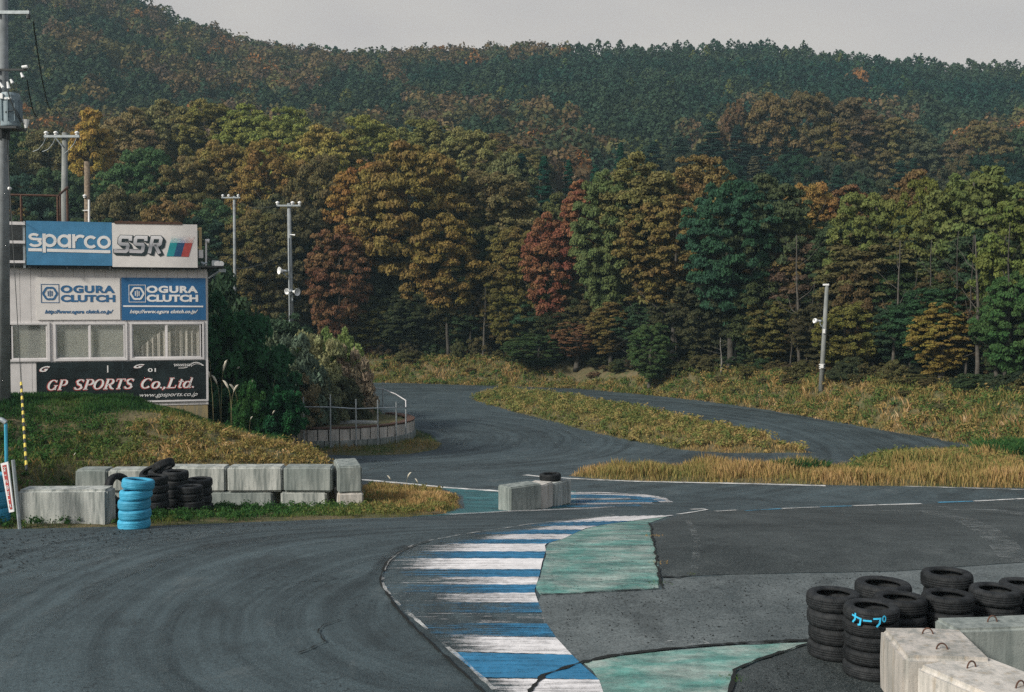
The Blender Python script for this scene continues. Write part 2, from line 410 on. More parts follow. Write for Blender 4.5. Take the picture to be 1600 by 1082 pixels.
def colfoliage(name):
    t = NT(name); a = t.n('ShaderNodeAttribute', attribute_name='col').outputs['Color']
    b = t.n('ShaderNodeBsdfDiffuse'); t.put(b.inputs['Color'], a)
    tr = t.n('ShaderNodeBsdfTranslucent'); t.put(tr.inputs['Color'], a)
    mx = t.n('ShaderNodeMixShader'); mx.inputs[0].default_value = .2; t.put(mx.inputs[1], b.outputs[0]); t.put(mx.inputs[2], tr.outputs[0])
    return t.done(mx.outputs[0])
M['wood_far'] = colfoliage('hillside_foliage')

# ------------------------------------------------------------------ ground sheet
def axis(*seg):
    a = []
    for lo, hi, st in seg: a += list(np.arange(lo, hi, st))
    return np.array(a + [seg[-1][1]])
gx = axis((-420, -200, 10), (-200, -60, 5), (-60, -22, 1.2), (-22, 30, .32), (30, 62, 1.), (62, 200, 5), (200, 420, 10))
gy = axis((-160, -20, 20), (-20, 8, 2), (8, 62, .3), (62, 112, .8), (112, 480, 4))
X, Y = np.meshgrid(gx, gy); Z = hfull(X, Y)
def gridmesh(name, X, Y, Z):
    ny, nx = X.shape; V = np.stack([X.ravel(), Y.ravel(), Z.ravel()], 1)
    i = np.arange((ny - 1) * nx).reshape(ny - 1, nx)[:, :-1].ravel()
    return np_mesh(name, V, np.stack([i, i + 1, i + nx + 1, i + nx], 1), smooth=True)
t = NT('grassy_soil'); P = t.coord('World')
n1 = t.noise(P, .35, 5, .6); n2 = t.noise(P, 2.6, 5, .65); n3 = t.noise(P, 22, 4, .7)
c = t.ramp(n2, [(.35, (.045, .075, .028)), (.5, (.10, .10, .045)), (.68, (.19, .14, .075))])
c = t.mix(t.ramp(n1, [(.40, 0.), (.62, .7)]), c, (.16, .125, .075))
c = t.mix(t.ramp(n3, [(.35, .7), (.55, 0.)]), c, (.035, .04, .022))
M['ground'] = t.done(t.pbr(c, .95, t.bump(t.math('ADD', n3, n2), .8, .05), spec=.1))
tag(link('ground', gridmesh('ground', X, Y, Z), M['ground']), kind='structure')

# ------------------------------------------------------------------ asphalt and painted sheets
ax_ = axis((-60, -24, 2), (-24, 30, .5), (30, 45, 1)); ay_ = axis((-20, 10, 2), (10, 60, .4), (60, 96, 1.))
X, Y = np.meshgrid(ax_, ay_); tag(link('race_track', gridmesh('race_track', X, Y, base(Y)), M['asphalt']), kind='structure')

def densify(pts, step, amp, seed=0, closed=True):
    rnd = random.Random(seed); out = []; n = len(pts)
    for i in range(n if closed else n - 1):
        a = pts[i]; b = pts[(i + 1) % n]; L = math.hypot(b[0] - a[0], b[1] - a[1]); k = max(1, int(L / step))
        for j in range(k):
            f = j / k; jx = rnd.uniform(-amp, amp); jy = rnd.uniform(-amp, amp)
            out.append((a[0] + (b[0] - a[0]) * f + jx, a[1] + (b[1] - a[1]) * f + jy))
    if not closed: out.append(pts[-1])
    return out
def drape(name, pts, off, cell, mat, parent=None, wear=0., step=.25, amp=.02):
    pts = densify(pts, step, amp, hash(name) % 97 if False else len(pts))
    bm = bmesh.new(); vs = [bm.verts.new((p[0], p[1], 0)) for p in pts]; bm.faces.new(vs)
    bmesh.ops.triangulate(bm, faces=bm.faces[:])
    xs = [p[0] for p in pts]; ys = [p[1] for p in pts]
    for a, lo, hi in ((0, min(xs), max(xs)), (1, min(ys), max(ys))):
        c_ = math.floor(lo / cell) * cell + cell
        while c_ < hi:
            co = [0, 0, 0]; no = [0, 0, 0]; co[a] = c_; no[a] = 1
            bmesh.ops.bisect_plane(bm, geom=bm.verts[:] + bm.edges[:] + bm.faces[:], plane_co=co, plane_no=no); c_ += cell
    for v in bm.verts: v.co.z = float(base(v.co.y)) + off
    bmesh.ops.recalc_face_normals(bm, faces=bm.faces[:])
    for f in bm.faces:
        if f.normal.z < 0: f.normal_flip()
    me = bpy.data.meshes.new(name); bm.to_mesh(me); bm.free()
    a = me.attributes.new('wear', 'FLOAT', 'POINT'); a.data.foreach_set('value', [wear] * len(me.vertices))
    return link(name, me, mat, parent)
def ribbon(name, pts, width, off, mat, parent=None, amp=0., wear=.2, step=.15, seed=1, wvar=0.):
    pts = densify(pts, step, 0, 0, False); rnd = random.Random(seed); V = []; F_ = []; dx = 0
    for i, p in enumerate(pts):
        a = pts[max(0, i - 1)]; b = pts[min(len(pts) - 1, i + 1)]; L = math.hypot(b[0] - a[0], b[1] - a[1]) + 1e-9
        nx, ny = -(b[1] - a[1]) / L, (b[0] - a[0]) / L; dx = dx * .8 + rnd.uniform(-amp, amp); ww = width * (1 + rnd.uniform(-wvar, wvar)) / 2
        for s_ in (-1, 1):
            x = p[0] + nx * (dx + s_ * ww); y = p[1] + ny * (dx + s_ * ww); V.append((x, y, float(base(y)) + off))
    for i in range(len(pts) - 1): F_.append((2 * i, 2 * i + 2, 2 * i + 3, 2 * i + 1))
    me = bpy.data.meshes.new(name); me.from_pydata(V, [], F_); me.update()
    a = me.attributes.new('wear', 'FLOAT', 'POINT'); a.data.foreach_set('value', [wear] * len(V))
    return link(name, me, mat, parent)
def struct(o): return tag(o, kind='structure')

struct(drape('track_apron', GP((1060, 806), (1100, 799), (1290, 793), (1600, 782), (1800, 776), (2000, 900), (1600, 879), (1400, 893), (1150, 898), (1035, 903), (1028, 880), (1020, 845), (1014, 822)), .006, .5, M['asphalt_dark']))
struct(drape('grey_strip', GP((846, 930), (1035, 922), (1035, 905), (1150, 899), (1400, 894), (1600, 880), (2100, 905), (2300, 1040), (1262, 1003), (1150, 1008), (1050, 1015), (960, 1026), (905, 1036), (868, 998), (852, 975), (840, 945)), .006, .4, M['asphalt_grey']))
struct(drape('tyre_yard', GP((1140, 1086), (1150, 1052), (1180, 1036), (1225, 1022), (1262, 1010), (2300, 1050), (2300, 1300), (1130, 1300)), .006, .4, M['asphalt_dark']))

# curved kerb with blue and white stripes
Lk = [(800, 1100), (803, 1060), (806, 960), (812, 905), (820, 830), (828, 780), (836, 725), (848, 662), (858, 635), (868, 619), (880, 606), (895, 599), (910, 597), (922, 601), (935, 612), (955, 632), (980, 661), (1015, 700), (1050, 740), (1085, 778), (1200, 890)]
Rk = [(800, 1101), (806, 1058), (812, 1010), (820, 950), (826, 916), (835, 896), (843, 880), (852, 851), (862, 853), (880, 847), (900, 843), (915, 838), (925, 835), (940, 840), (958, 847), (975, 853), (998, 869), (1022, 891), (1040, 909), (1064, 936), (1085, 943), (1200, 990)]
def Lx(y): return float(np.interp(y, [a for a, _ in Lk], [b for _, b in Lk]))
def Rx(y): return float(np.interp(y, [a for a, _ in Rk], [b for _, b in Rk]))
kerb = empty('kerb', (0, 0, 0), 0, 'curved kerb of worn blue and white stripes on the inside of the near bend', 'kerb')
def stripe(name, ya, yb, mat, tilt=0., wfun=None, off=.014):
    nu = 40; nv = max(2, int((yb - ya) / 2.5)); V = []; W = []
    for j in range(nv + 1):
        yr = ya + (yb - ya) * j / nv; xr = Rx(yr)
        for i in range(nu + 1):
            u = i / nu; xl = Lx(min(yr + tilt * (xr - Lx(yr)), 1200)); x = xl + (xr - xl) * u; y = yr + tilt * (xr - x) + 0.6 * math.sin(i * 1.3 + ya) * .5
            gx_, gy_ = G(x, y); V.append((gx_, gy_, float(base(gy_)) + off)); W.append(wfun(u, j / nv))
    me = np_mesh(name, np.array(V), np.array([(j * (nu + 1) + i, (j + 1) * (nu + 1) + i, (j + 1) * (nu + 1) + i + 1, j * (nu + 1) + i + 1) for j in range(nv) for i in range(nu)]), {'wear': W})
    return link(name, me, mat, kerb)
def wr(start, full, mn=.0, mx=1.):      # worn left of `start`, sound right of `full`
    return lambda u, v: mn + (mx - mn) * (1 - min(1, max(0, (u - start) / max(.01, full - start))))
ST = [(1064, 1105, 'W', -.01, wr(.0, .3, .12, .5)), (1025, 1064, 'B', -.02, wr(-.3, .1, .05, .3)), (998, 1025, 'W', -.03, wr(.05, .5, .1, .55)),
      (976, 998, 'B', -.005, wr(0., .8, .22, .5)), (959, 976, 'W', 0, wr(.0, 1.3, .5, .58)), (943, 959, 'B', 0, wr(.1, .9, .3, .56)),
      (928, 943, 'W', 0, wr(.2, .9, .15, .57)), (915, 928, 'B', 0, wr(.1, .7, .15, .55)), (903, 915, 'W', 0, wr(.2, .8, .12, .57)),
      (891, 903, 'B', 0, wr(.1, .7, .12, .55)), (874, 891, 'W', .0, wr(.05, .5, .0, .57)), (863, 874, 'B', 0, wr(.1, .5, .12, .55)),
      (851, 863, 'W', 0, wr(.1, .5, .08, .57)), (844, 851, 'B', 0, wr(.1, .5, .2, .6)), (836, 844, 'W', 0, wr(.2, .5, .15, .7)),
      (829, 836, 'B', 0, wr(0, .5, .2, .6)), (823, 829, 'W', 0, wr(.2, .5, .2, .7)), (815, 823, 'B', 0, wr(0, .3, .25, .5)), (806, 815, 'W', .02, wr(0, .15, .1, .5))]
for a, b, k, tl, wf in ST:
    o = stripe('painted_stripe', a, b, M['p_white' if k == 'W' else 'p_blue'], tl, wf)
# thin white edge of the kerb and the broken joint beside it
lp = GP(*[(Lx(y), y) for y in list(range(806, 880, 5)) + list(range(880, 1086, 8))])
ribbon('edge_line', lp, .05, .02, M['p_line'], kerb, .004, .3, .12, 3, .5)
crk = struct(ribbon('joint_crack', GP(*[(Lx(y) - 2.5, y + 1) for y in list(range(846, 880, 5)) + list(range(880, 940, 8))] + [(618, 950), (650, 985), (700, 1032), (745, 1075), (770, 1100)]), .03, .022, M['crack'], None, .006, 0, .1, 5, .7))
# green aprons
gp = [(Rx(y) + 1, y) for y in range(808, 926, 6)]
struct(drape('green_apron', GP(*gp[::-1], (1016, 818), (1018, 836), (1027, 872), (1028, 900), (1031, 921), (845, 931)), .010, .4, M['p_green'], None, .12))
struct(drape('green_verge', GP((912, 1037), (960, 1028), (1050, 1017), (1150, 1010), (1262, 1006), (1228, 1021), (1180, 1036), (1150, 1050), (1140, 1086), (1135, 1150), (980, 1150), (944, 1085), (937, 1064)), .010, .4, M['p_green'], None, .05))
struct(drape('teal_apron', GP((690, 763), (785, 767), (900, 768), (900, 792), (785, 800), (690, 806), (640, 808), (727, 795), (723, 776)), .008, .4, M['p_teal'], None, .05))
# cracks and joints
def crack(nm, pts, wd=.03, amp=.01, seed=1): return struct(ribbon(nm, GP(*pts), wd, .024, M['crack'], None, amp, 0, .08, seed, .8))
crack('joint_crack', [(822, 1090), (850, 1058), (905, 1038), (960, 1027), (1050, 1016), (1150, 1008), (1262, 1002)], .05, .008, 2)
crack('joint_crack', [(845, 931), (900, 929), (960, 926), (1031, 922)], .03, .01, 3)
crack('joint_crack', [(1014, 818), (1018, 836), (1027, 872), (1028, 900), (1032, 922)], .035, .014, 4)
crack('joint_crack', [(1031, 903), (1060, 905), (1080, 901)], .035, .02, 5)
crack('joint_crack', [(1138, 1090), (1148, 1050), (1180, 1035), (1228, 1020), (1262, 1008)], .04, .01, 6)
crack('surface_crack', [(490, 987), (500, 985), (505, 978), (527, 970)], .018, .02, 7)
crack('surface_crack', [(500, 985), (503, 1000), (510, 1005), (492, 1015), (470, 1024)], .018, .02, 8)
crack('surface_crack', [(410, 922), (450, 913), (500, 908), (545, 901)], .015, .05, 9)
ribbon_l = struct(ribbon('pale_joint', GP((1038, 904), (1150, 898), (1400, 893), (1600, 879), (1800, 872)), .05, .02, M['p_line'], None, .01, .75, .2, 4, .6))
struct(ribbon('chalk_mark', GP((1040, 1004), (1092, 1001), (1108, 1008), (1050, 1011), (1038, 1004)), .03, .02, M['p_line'], None, .003, .35))
# track lines
def line(nm, pts, wd, mat='p_line', wear=.2, seed=1): return struct(ribbon(nm, GP(*pts), wd, .016, M[mat], None, .004, wear, .3, seed, .3))
line('edge_line', [(500, 744), (560, 750), (640, 757), (700, 763), (790, 769)], .22, wear=.0)
line('edge_line', [(820, 743), (850, 746), (900, 749), (990, 753), (1180, 757), (1290, 760)], .25, wear=.05)
line('edge_line', [(1390, 760), (1600, 766), (1750, 770)], .16, wear=.25)
line('edge_line', [(1060, 804.5), (1105, 797)], .13, wear=.05)
for a, b, c_ in (((1080, 797), (1102, 796), 'p_line'), ((1118, 800), (1150, 798), 'p_line'), ((1165, 799), (1220, 796), 'p_blue_line'), ((1222, 795.6), (1280, 793.3), 'p_line'), ((1282, 793), (1330, 791.5), 'p_blue_line'), ((1332, 791.2), (1370, 790), 'p_line'), ((1372, 790), (1440, 788), 'p_line'), ((1466, 786), (1520, 784.2), 'p_blue_line'), ((1522, 784), (1585, 780.8), 'p_line'), ((1587, 780.6), (1700, 776), 'p_line')):
    line('dashed_line', [a, b], .15, c_, .05, int(a[0]))
# distant kerb stripes around the middle barrier
k2 = empty('kerb', (0, 0, 0), 0, 'far worn blue and white kerb beside the short barrier in the middle of the track', 'kerb')
def arc2(pts, wd, mat, wear):
    o = ribbon('painted_stripe', GP(*pts), wd, .016, M[mat], k2, 0, wear, .3, 2, .2)
arc2([(820, 771), (900, 772), (950, 772.5), (1000, 775), (1030, 780), (1042, 786)], .45, 'p_white', .3)
arc2([(800, 776), (900, 776.5), (960, 777), (1005, 779), (1028, 785)], .6, 'p_blue', .25)
arc2([(800, 780), (900, 781), (985, 780)], .35, 'p_white', .35)
arc2([(800, 784), (900, 785), (1015, 784)], .5, 'p_blue', .25)
arc2([(800, 789), (900, 788), (1020, 787)], .35, 'p_white', .35)
arc2([(780, 794), (860, 792), (1000, 790.5)], .55, 'p_blue', .35)
arc2([(700, 805), (790, 800), (900, 796), (960, 793)], .35, 'p_white', .35)
# pale skid arcs on the right apron
M['skid'] = paint_mat('pale_skid', (.24, .26, .26), .0, (2, 2, 1), (.06, .07, .07), .3)
M['skid_faint'] = paint_mat('faint_pale_skid', (.085, .105, .11), .0, (2, 2, 1), (.05, .06, .06), .5)
M['skid_dark'] = paint_mat('dark_skid', (.018, .022, .024), .06, (2, 2, 1), (.02, .02, .02), .35)
for pts, wd in (([(1380, 800), (1450, 800), (1500, 812), (1540, 830), (1570, 855), (1590, 880)], .5), ([(1480, 797), (1560, 798), (1640, 812)], .35), ([(1430, 790), (1500, 795), (1580, 801), (1640, 806)], .25), ([(1085, 890), (1090, 850), (1075, 815)], .12)):
    struct(ribbon('skid_mark', GP(*pts), wd, .018, M['skid'], None, .0, .42, .06, int(pts[0][0]), .0))
struct(ribbon('skid_mark', GP((588, 900), (594, 885), (612, 868), (640, 853)), .28, .018, M['skid_dark'], None, .01, .2, .2, 3, .2))
for i, (pts, wd) in enumerate((([(-60, 968), (60, 905), (180, 862), (330, 836), (560, 821)], .45), ([(-60, 925), (60, 880), (200, 846), (380, 828)], .3), ([(-40, 1060), (60, 975), (170, 905), (300, 862), (460, 838)], .35))):
    q_ = GP(*pts); struct(ribbon('dust_line', q_, wd, .0145 + .0003 * i, M['skid_faint'], None, .006, .36, .2, i + 60, .3))
rs = random.Random(15)
for k in range(26):      # long faint tyre marks round the near bend
    r0 = rs.uniform(3.4, 10.5); a0 = rs.uniform(95, 150); a1 = a0 + rs.uniform(25, 75); dr = rs.uniform(-.8, .8)
    sm = [(.8 + (r0 + dr * i / 20) * math.cos(math.radians(a0 + (a1 - a0) * i / 20)), 14.6 + (r0 + dr * i / 20) * math.sin(math.radians(a0 + (a1 - a0) * i / 20))) for i in range(21)]
    struct(ribbon('skid_mark', sm, rs.uniform(.08, .22), .016 + .0001 * k, M['skid_dark' if k % 3 else 'skid_faint'], None, .004, .44, .15, k + 70, .4))
rs = random.Random(5)
for k in range(16):      # sweeping tyre marks on the far bend
    t0 = rs.uniform(0, 1); px0 = 640 + t0 * 330; 
    pts = [(px0 - 30 - 60 * t0, 628 + 12 * t0), (px0 + 20, 655 + 8 * t0), (px0 + 62, 678 + 6 * t0), (px0 + 80, 700 + 3 * t0)]
    q = GP(*pts); sm = []
    for i in range(13):
        u = i / 12; b_ = [(1 - u) ** 3, 3 * u * (1 - u) ** 2, 3 * u * u * (1 - u), u ** 3]
        sm.append((sum(b_[j] * q[j][0] for j in range(4)), sum(b_[j] * q[j][1] for j in range(4))))
    struct(ribbon('skid_mark', sm, rs.uniform(.12, .3), .018, M['skid_dark' if k % 3 else 'skid_faint'], None, .01, .42, .5, k, .2))
for k in range(9):      # tyre marks hooking past the end of the block row
    q = GP((545 + 6 * k, 741 - 2 * k), (600 + 9 * k, 738 - 2 * k), (585 + 9 * k, 716), (540 + 5 * k, 716 + k))
    sm = []
    for i in range(13):
        u = i / 12; b_ = [(1 - u) ** 3, 3 * u * (1 - u) ** 2, 3 * u * u * (1 - u), u ** 3]
        sm.append((sum(b_[j] * q[j][0] for j in range(4)), sum(b_[j] * q[j][1] for j in range(4))))
    struct(ribbon('skid_mark', sm, .14, .018, M['skid_dark' if k % 2 else 'skid_faint'], None, .01, .4, .4, 40 + k, .2))

# ================================================================== control building and its signs
BZ = math.radians(15.5)
c0 = at(325.5, 628, 38.0); BORG = Vector((c0.x, 38.0, 0.0))
BM = Matrix.Translation(BORG) @ Matrix.Rotation(BZ, 4, 'Z'); BMI = BM.inverted()
def fac(px, py, yl=0.):
    """photo pixel -> (x, z) on the plane local y = yl of the building"""
    d = ray(px, py); o = BMI @ Vector((0, 0, CAMZ)); dd = BMI.to_3x3() @ d
    k = (yl - o.y) / dd.y; p = o + dd * k; return p.x, p.z
M['wallw'] = simple('white_wall_boards', (.58, .56, .555), .6, .07, 2.5)
M['board_blue'] = simple('blue_sign_panel', (.022, .115, .265), .5, .08, 3)
M['board_sky'] = simple('faded_blue_sign_panel', (.055, .20, .36), .5, .1, 3)
M['board_white'] = simple('white_sign_panel', (.66, .635, .615), .5, .05, 3)
M['board_black'] = simple('black_sign_panel', (.012, .02, .022), .4, .4, 2)
M['ink_blue'] = simple('blue_lettering', (.03, .12, .26), .5, .1, 5)
M['ink_white'] = simple('white_lettering', (.70, .69, .68), .5, .05, 5)
M['ink_dark'] = simple('dark_lettering', (.02, .035, .04), .5, .2, 5)
M['ink_red'] = simple('red_lettering', (.42, .07, .065), .5, .15, 5)
M['ink_teal'] = simple('teal_lettering', (.02, .27, .30), .5, .1, 5)
M['ink_navy'] = simple('navy_lettering', (.02, .075, .17), .5, .1, 5)
M['found'] = concrete_mat('yellow_stained_foundation', (.26, .20, .10), (.38, .31, .17), .5)
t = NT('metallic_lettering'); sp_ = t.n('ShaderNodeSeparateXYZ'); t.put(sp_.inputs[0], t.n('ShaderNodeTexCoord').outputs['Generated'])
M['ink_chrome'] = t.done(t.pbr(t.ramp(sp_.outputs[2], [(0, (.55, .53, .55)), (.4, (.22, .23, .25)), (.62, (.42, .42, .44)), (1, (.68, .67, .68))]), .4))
t = NT('fading_stripes'); sp_ = t.n('ShaderNodeSeparateXYZ'); t.put(sp_.inputs[0], t.n('ShaderNodeTexCoord').outputs['Generated'])
fz = t.math('GREATER_THAN', t.noise(t.coord('Object'), 60, 1), t.math('ADD', t.math('MULTIPLY', sp_.outputs[2], .3), .42))
pb = t.pbr(t.ramp(sp_.outputs[0], [(.2, (.35, .60, .62)), (.5, (.40, .44, .58)), (.8, (.66, .45, .42))]), .5)
mx_ = t.n('ShaderNodeMixShader'); t.put(mx_.inputs[0], fz); t.put(mx_.inputs[1], t.n('ShaderNodeBsdfTransparent').outputs[0]); t.put(mx_.inputs[2], pb)
M['ink_fade'] = t.done(mx_.outputs[0])
t = NT('window_glass'); g_ = t.n('ShaderNodeBsdfGlossy'); g_.inputs['Roughness'].default_value = .06; g_.inputs['Color'].default_value = (.75, .8, .8, 1)
mx_ = t.n('ShaderNodeMixShader'); mx_.inputs[0].default_value = .16
t.put(mx_.inputs[1], t.n('ShaderNodeBsdfTransparent').outputs[0]); t.put(mx_.inputs[2], g_.outputs[0]); M['glass'] = t.done(mx_.outputs[0])
M['curtain'] = simple('beige_curtain', (.46, .44, .40), .9, .05, 5)
M['blind'] = simple('grey_blind', (.40, .41, .375), .8, .05, 5)

bld = empty('control_building', BORG, BZ, 'small two-storey white boarded race control hut on the grass mound, with a band of windows', 'building')
xl, _ = fac(-12, 560); WL = -8.6
ztop = fac(323, 421)[1]; zbot = fac(325, 632)[1]
# boarded wall: strips with narrow grooves; openings left for the window band
zw0 = fac(200, 561)[1]; zw1 = fac(200, 506)[1]; zq = fac(200, 497)[1]
mb = MB(); xx = WL
while xx < -.12:
    x1_ = min(xx + .345, -.10); mb.box(xx + .006, x1_ - .006, 0, .05, zw1 + .05, ztop); mb.box(xx + .006, x1_ - .006, 0, .05, zbot, zw0 - .05); xx += .345
mb.box(WL, -.10, .02, .06, zw1 + .05, ztop - .01); mb.box(WL, -.10, .02, .06, zbot, zw0 - .05)
mb.box(-.10, 0, -.02, .08, zbot, ztop)
mb.box(WL, 0, 3.4, 3.46, zbot, ztop); mb.box(WL, WL + .06, .06, 3.4, zbot, ztop); mb.box(-.06, 0, .08, 3.4, zbot, ztop)
mb.box(WL, -.06, .06, 3.4, zw0 - .8, zw0 - .7)
mb.build('wall', M['wallw'], bld)
MB().box(WL - .1, -.02, .02, 3.5, zbot - 1.6, zbot).build('foundation', M['found'], bld)
rf = MB().box(WL - .2, .12, -.14, 3.7, ztop + .002, ztop + .09)
rf.build('roof', M['dark'], bld)
# windows (photo columns of the frames)
for k, (a, b, cols) in enumerate(((8, 78, (18, 74)), (84, 199, (87, 140, 195)), (203, 319, (206, 260, 314)))):
    xa = fac(a, 530)[0]; xb = fac(b, 530)[0]; fr = MB()
    fr.box(xa, xb, -.05, .06, zw0 - .05, zw0 + .03); fr.box(xa, xb, -.05, .06, zw1 - .02, zw1 + .05)
    fr.box(xa, xa + .07, -.05, .06, zw0 + .03, zw1 - .02); fr.box(xb - .07, xb, -.05, .06, zw0 + .03, zw1 - .02)
    fo = fr.build('window', M['white'], bld)
    for i, c_ in enumerate(cols[:-1]):
        x0, x1 = fac(c_, 530)[0] + .0, fac(cols[i + 1], 530)[0]
        s_ = MB(); yo = -.012 - .02 * (i % 2)
        s_.box(x0, x0 + .045, yo, yo + .03, zw0 + .03, zw1 - .02); s_.box(x1 - .045, x1, yo, yo + .03, zw0 + .03, zw1 - .02)
        s_.box(x0 + .045, x1 - .045, yo, yo + .03, zw0 + .03, zw0 + .07); s_.box(x0 + .045, x1 - .045, yo, yo + .03, zw1 - .05, zw1 - .02)
        s_.build('sash', M['white'], fo)
        MB().box(x0 + .045, x1 - .045, yo + .012, yo + .018, zw0 + .07, zw1 - .05).build('pane', M['glass'], fo)
        if k < 2:
            MB().box(x0 + .01, x1 - .01, .075, .085, zw0, zw1).build('blind', M['blind'], fo)
        else:
            n = 60; V = []; 
            for j in range(n + 1):
                u = j / n; x = x0 + (x1 - x0) * u; y = .13 + .035 * math.sin(u * 38 + i) + .015 * math.sin(u * 91)
                hgt = zw0 + (zw1 - zw0) * (min(1, .15 + .75 * u) if i == 0 else min(1, .72 + .5 * u))
                V += [(x, y, zw0), (x, y, hgt)]
            mbq = MB().add(V, [(2 * j, 2 * j + 2, 2 * j + 3, 2 * j + 1) for j in range(n)]); mbq.build('curtain', M['curtain'], fo, recalc=False)
            MB().box(x0 + .01, x1 - .01, .22, .23, zw0, zw1).build('blind', M['blind'], fo)
# mullion posts between windows
for a, b in ((-30, 8), (78, 84), (199, 203), (319, 325)):
    MB().box(fac(a, 530)[0] + .003, min(fac(b, 530)[0] - .003, -.102), .0, .05, zw0 - .05, zw1 + .05).build('mullion', M['wallw'], bld)

def text2d(s, sx, sz, w, h, shear=0., bold=0., space=1., depth=.006):
    """returns MB-ready mesh data of the text filling the box w x h at (sx, sz) in local x,z"""
    cu = bpy.data.curves.new('t', 'FONT'); cu.body = s; cu.size = 1; cu.shear = shear; cu.offset = bold; cu.space_character = space
    cu.extrude = depth / 2; cu.resolution_u = 4
    ob = bpy.data.objects.new('t', cu); COL.objects.link(ob)
    dg = bpy.context.evaluated_depsgraph_get(); dg.update(); me = bpy.data.meshes.new_from_object(ob.evaluated_get(dg))
    V = [v.co.copy() for v in me.vertices]; Fq = [tuple(p.vertices) for p in me.polygons]
    bpy.data.objects.remove(ob); bpy.data.curves.remove(cu); bpy.data.meshes.remove(me)
    x0 = min(v.x for v in V); x1 = max(v.x for v in V); y0 = min(v.y for v in V); y1 = max(v.y for v in V)
    return [(sx + (v.x - x0) / (x1 - x0) * w, -v.z, sz + (v.y - y0) / (y1 - y0) * h) for v in V], Fq
def ribbon2(pts, wd, y0=-.004, y1=.004, closed=False, miter=True):
    """flat ribbon following pts in local x,z; wd may be a list"""
    n = len(pts); wd = wd if hasattr(wd, '__len__') else [wd] * n; Lf = []; Rt = []
    for i in range(n):
        a = pts[(i - 1) % n] if closed or i else pts[0]; b = pts[(i + 1) % n] if closed or i < n - 1 else pts[-1]; p = pts[i]
        d1 = Vector((p[0] - a[0], p[1] - a[1])); d2 = Vector((b[0] - p[0], b[1] - p[1]))
        if d1.length < 1e-9: d1 = d2
        if d2.length < 1e-9: d2 = d1
        d1.normalize(); d2.normalize(); n1 = Vector((-d1.y, d1.x)); n2 = Vector((-d2.y, d2.x)); m = n1 + n2
        m = m / max(.35, m.dot(n1)) if m.length > 1e-6 else n1
        Lf.append((p[0] + m.x * wd[i] / 2, p[1] + m.y * wd[i] / 2)); Rt.append((p[0] - m.x * wd[i] / 2, p[1] - m.y * wd[i] / 2))
    V = []
    for y in (y0, y1):
        for q in Lf + Rt: V.append((q[0], y, q[1]))
    Fq = []; rng_ = range(n if closed else n - 1)
    for i in rng_:
        j = (i + 1) % n; Fq += [(i, j, n + j, n + i), (2 * n + i, 3 * n + i, 3 * n + j, 2 * n + j), (i, 2 * n + i, 2 * n + j, j), (n + i, n + j, 3 * n + j, 3 * n + i)]
    if not closed: Fq += [(0, n, 3 * n, 2 * n), (n - 1, 3 * n - 1, 4 * n - 1 if False else 2 * n + n - 1 + n, 2 * n + n - 1)][:1]
    return V, Fq
def arc(cx_, cz_, r, a0, a1, n=24, rz=None):
    return [(cx_ + r * math.cos(math.radians(a0 + (a1 - a0) * i / n)), cz_ + (rz or r) * math.sin(math.radians(a0 + (a1 - a0) * i / n))) for i in range(n + 1)]
def sign(name, label, px0, py0, px1, py1, mat, yl, th=.05, cat='sign'):
    xa, za = fac(px0, (py0 + py1) / 2, yl)[0], fac((px0 + px1) / 2, py1, yl)[1]
    xb, zb = fac(px1, (py0 + py1) / 2, yl)[0], fac((px0 + px1) / 2, py0, yl)[1]
    root = bpy.data.objects.new(name, None); COL.objects.link(root); root.empty_display_size = .2
    root.matrix_world = BM @ Matrix.Translation((xa, yl, za)); tag(root, label, cat)
    MB().box(0, xb - xa, 0, th, 0, zb - za).build('board', mat, root, bevel=0)
    W_, H_ = xb - xa, zb - za
    def loc(px, py): return ((px - px0) / (px1 - px0) * W_, (py1 - py) / (py1 - py0) * H_)
    return root, loc, W_, H_
def put(root, name, VF, mat, y=-.006):
    mb = MB()
    for V, Fq in (VF if isinstance(VF, list) else [VF]): mb.add([(p[0], p[1] + y, p[2]) for p in V], Fq)
    return mb.build(name, mat, root)
def box_of(loc, px0, py0, px1, py1):
    a = loc(px0, py1); b = loc(px1, py0); return a[0], a[1], b[0] - a[0], b[1] - a[1]

# --- faded blue roof sign: rounded lower-case lettering, drawn in coordinates of the photograph
z3 = lambda X_, Y_: (X_ / 6.7625 + 20, Y_ / 6.7625 + 340)
r1, loc, W_, H_ = sign('advertising_sign', 'faded blue roof sign with rounded white lower-case lettering above a white bar', 41, 346.5, 175, 415, M['board_sky'], -.32)
sq = W_ / (175 - 41) / 6.7625
def L3(X_, Y_): return loc(*z3(X_, Y_))
parts_ = []
def ring(cx_, cy_, ro, ri, a0=0, a1=360):
    c_ = L3(cx_, cy_); parts_.append(ribbon2(arc(c_[0], c_[1], (ro + ri) / 2 * sq, a0, a1, 30), (ro - ri) * sq))
def bar(x0, y0, x1, y1, wd): parts_.append(ribbon2([L3(x0, y0), L3(x1, y1)], wd * sq, -.0045, .0035))
ring(962, 257, 74, 42); ring(822, 257, 74, 42, 42, 318)
bar(640, 178, 640, 325, 32); c_ = L3(712, 250); parts_.append(ribbon2(arc(c_[0], c_[1], 58 * sq, 52, 180, 18), 32 * sq))
ring(540, 250, 74, 42); bar(596, 178, 596, 325, 32)
ring(387, 248, 74, 42); bar(329, 176, 329, 375, 34)
c_ = L3(225, 210); parts_.append(ribbon2(arc(c_[0], c_[1], 44 * sq, 25, 270, 20, 26 * sq) + [L3(262, 236)], 28 * sq))
c_ = L3(240, 281); parts_.append(ribbon2([L3(305, 236), L3(262, 236)] , 28 * sq, -.005, .003))
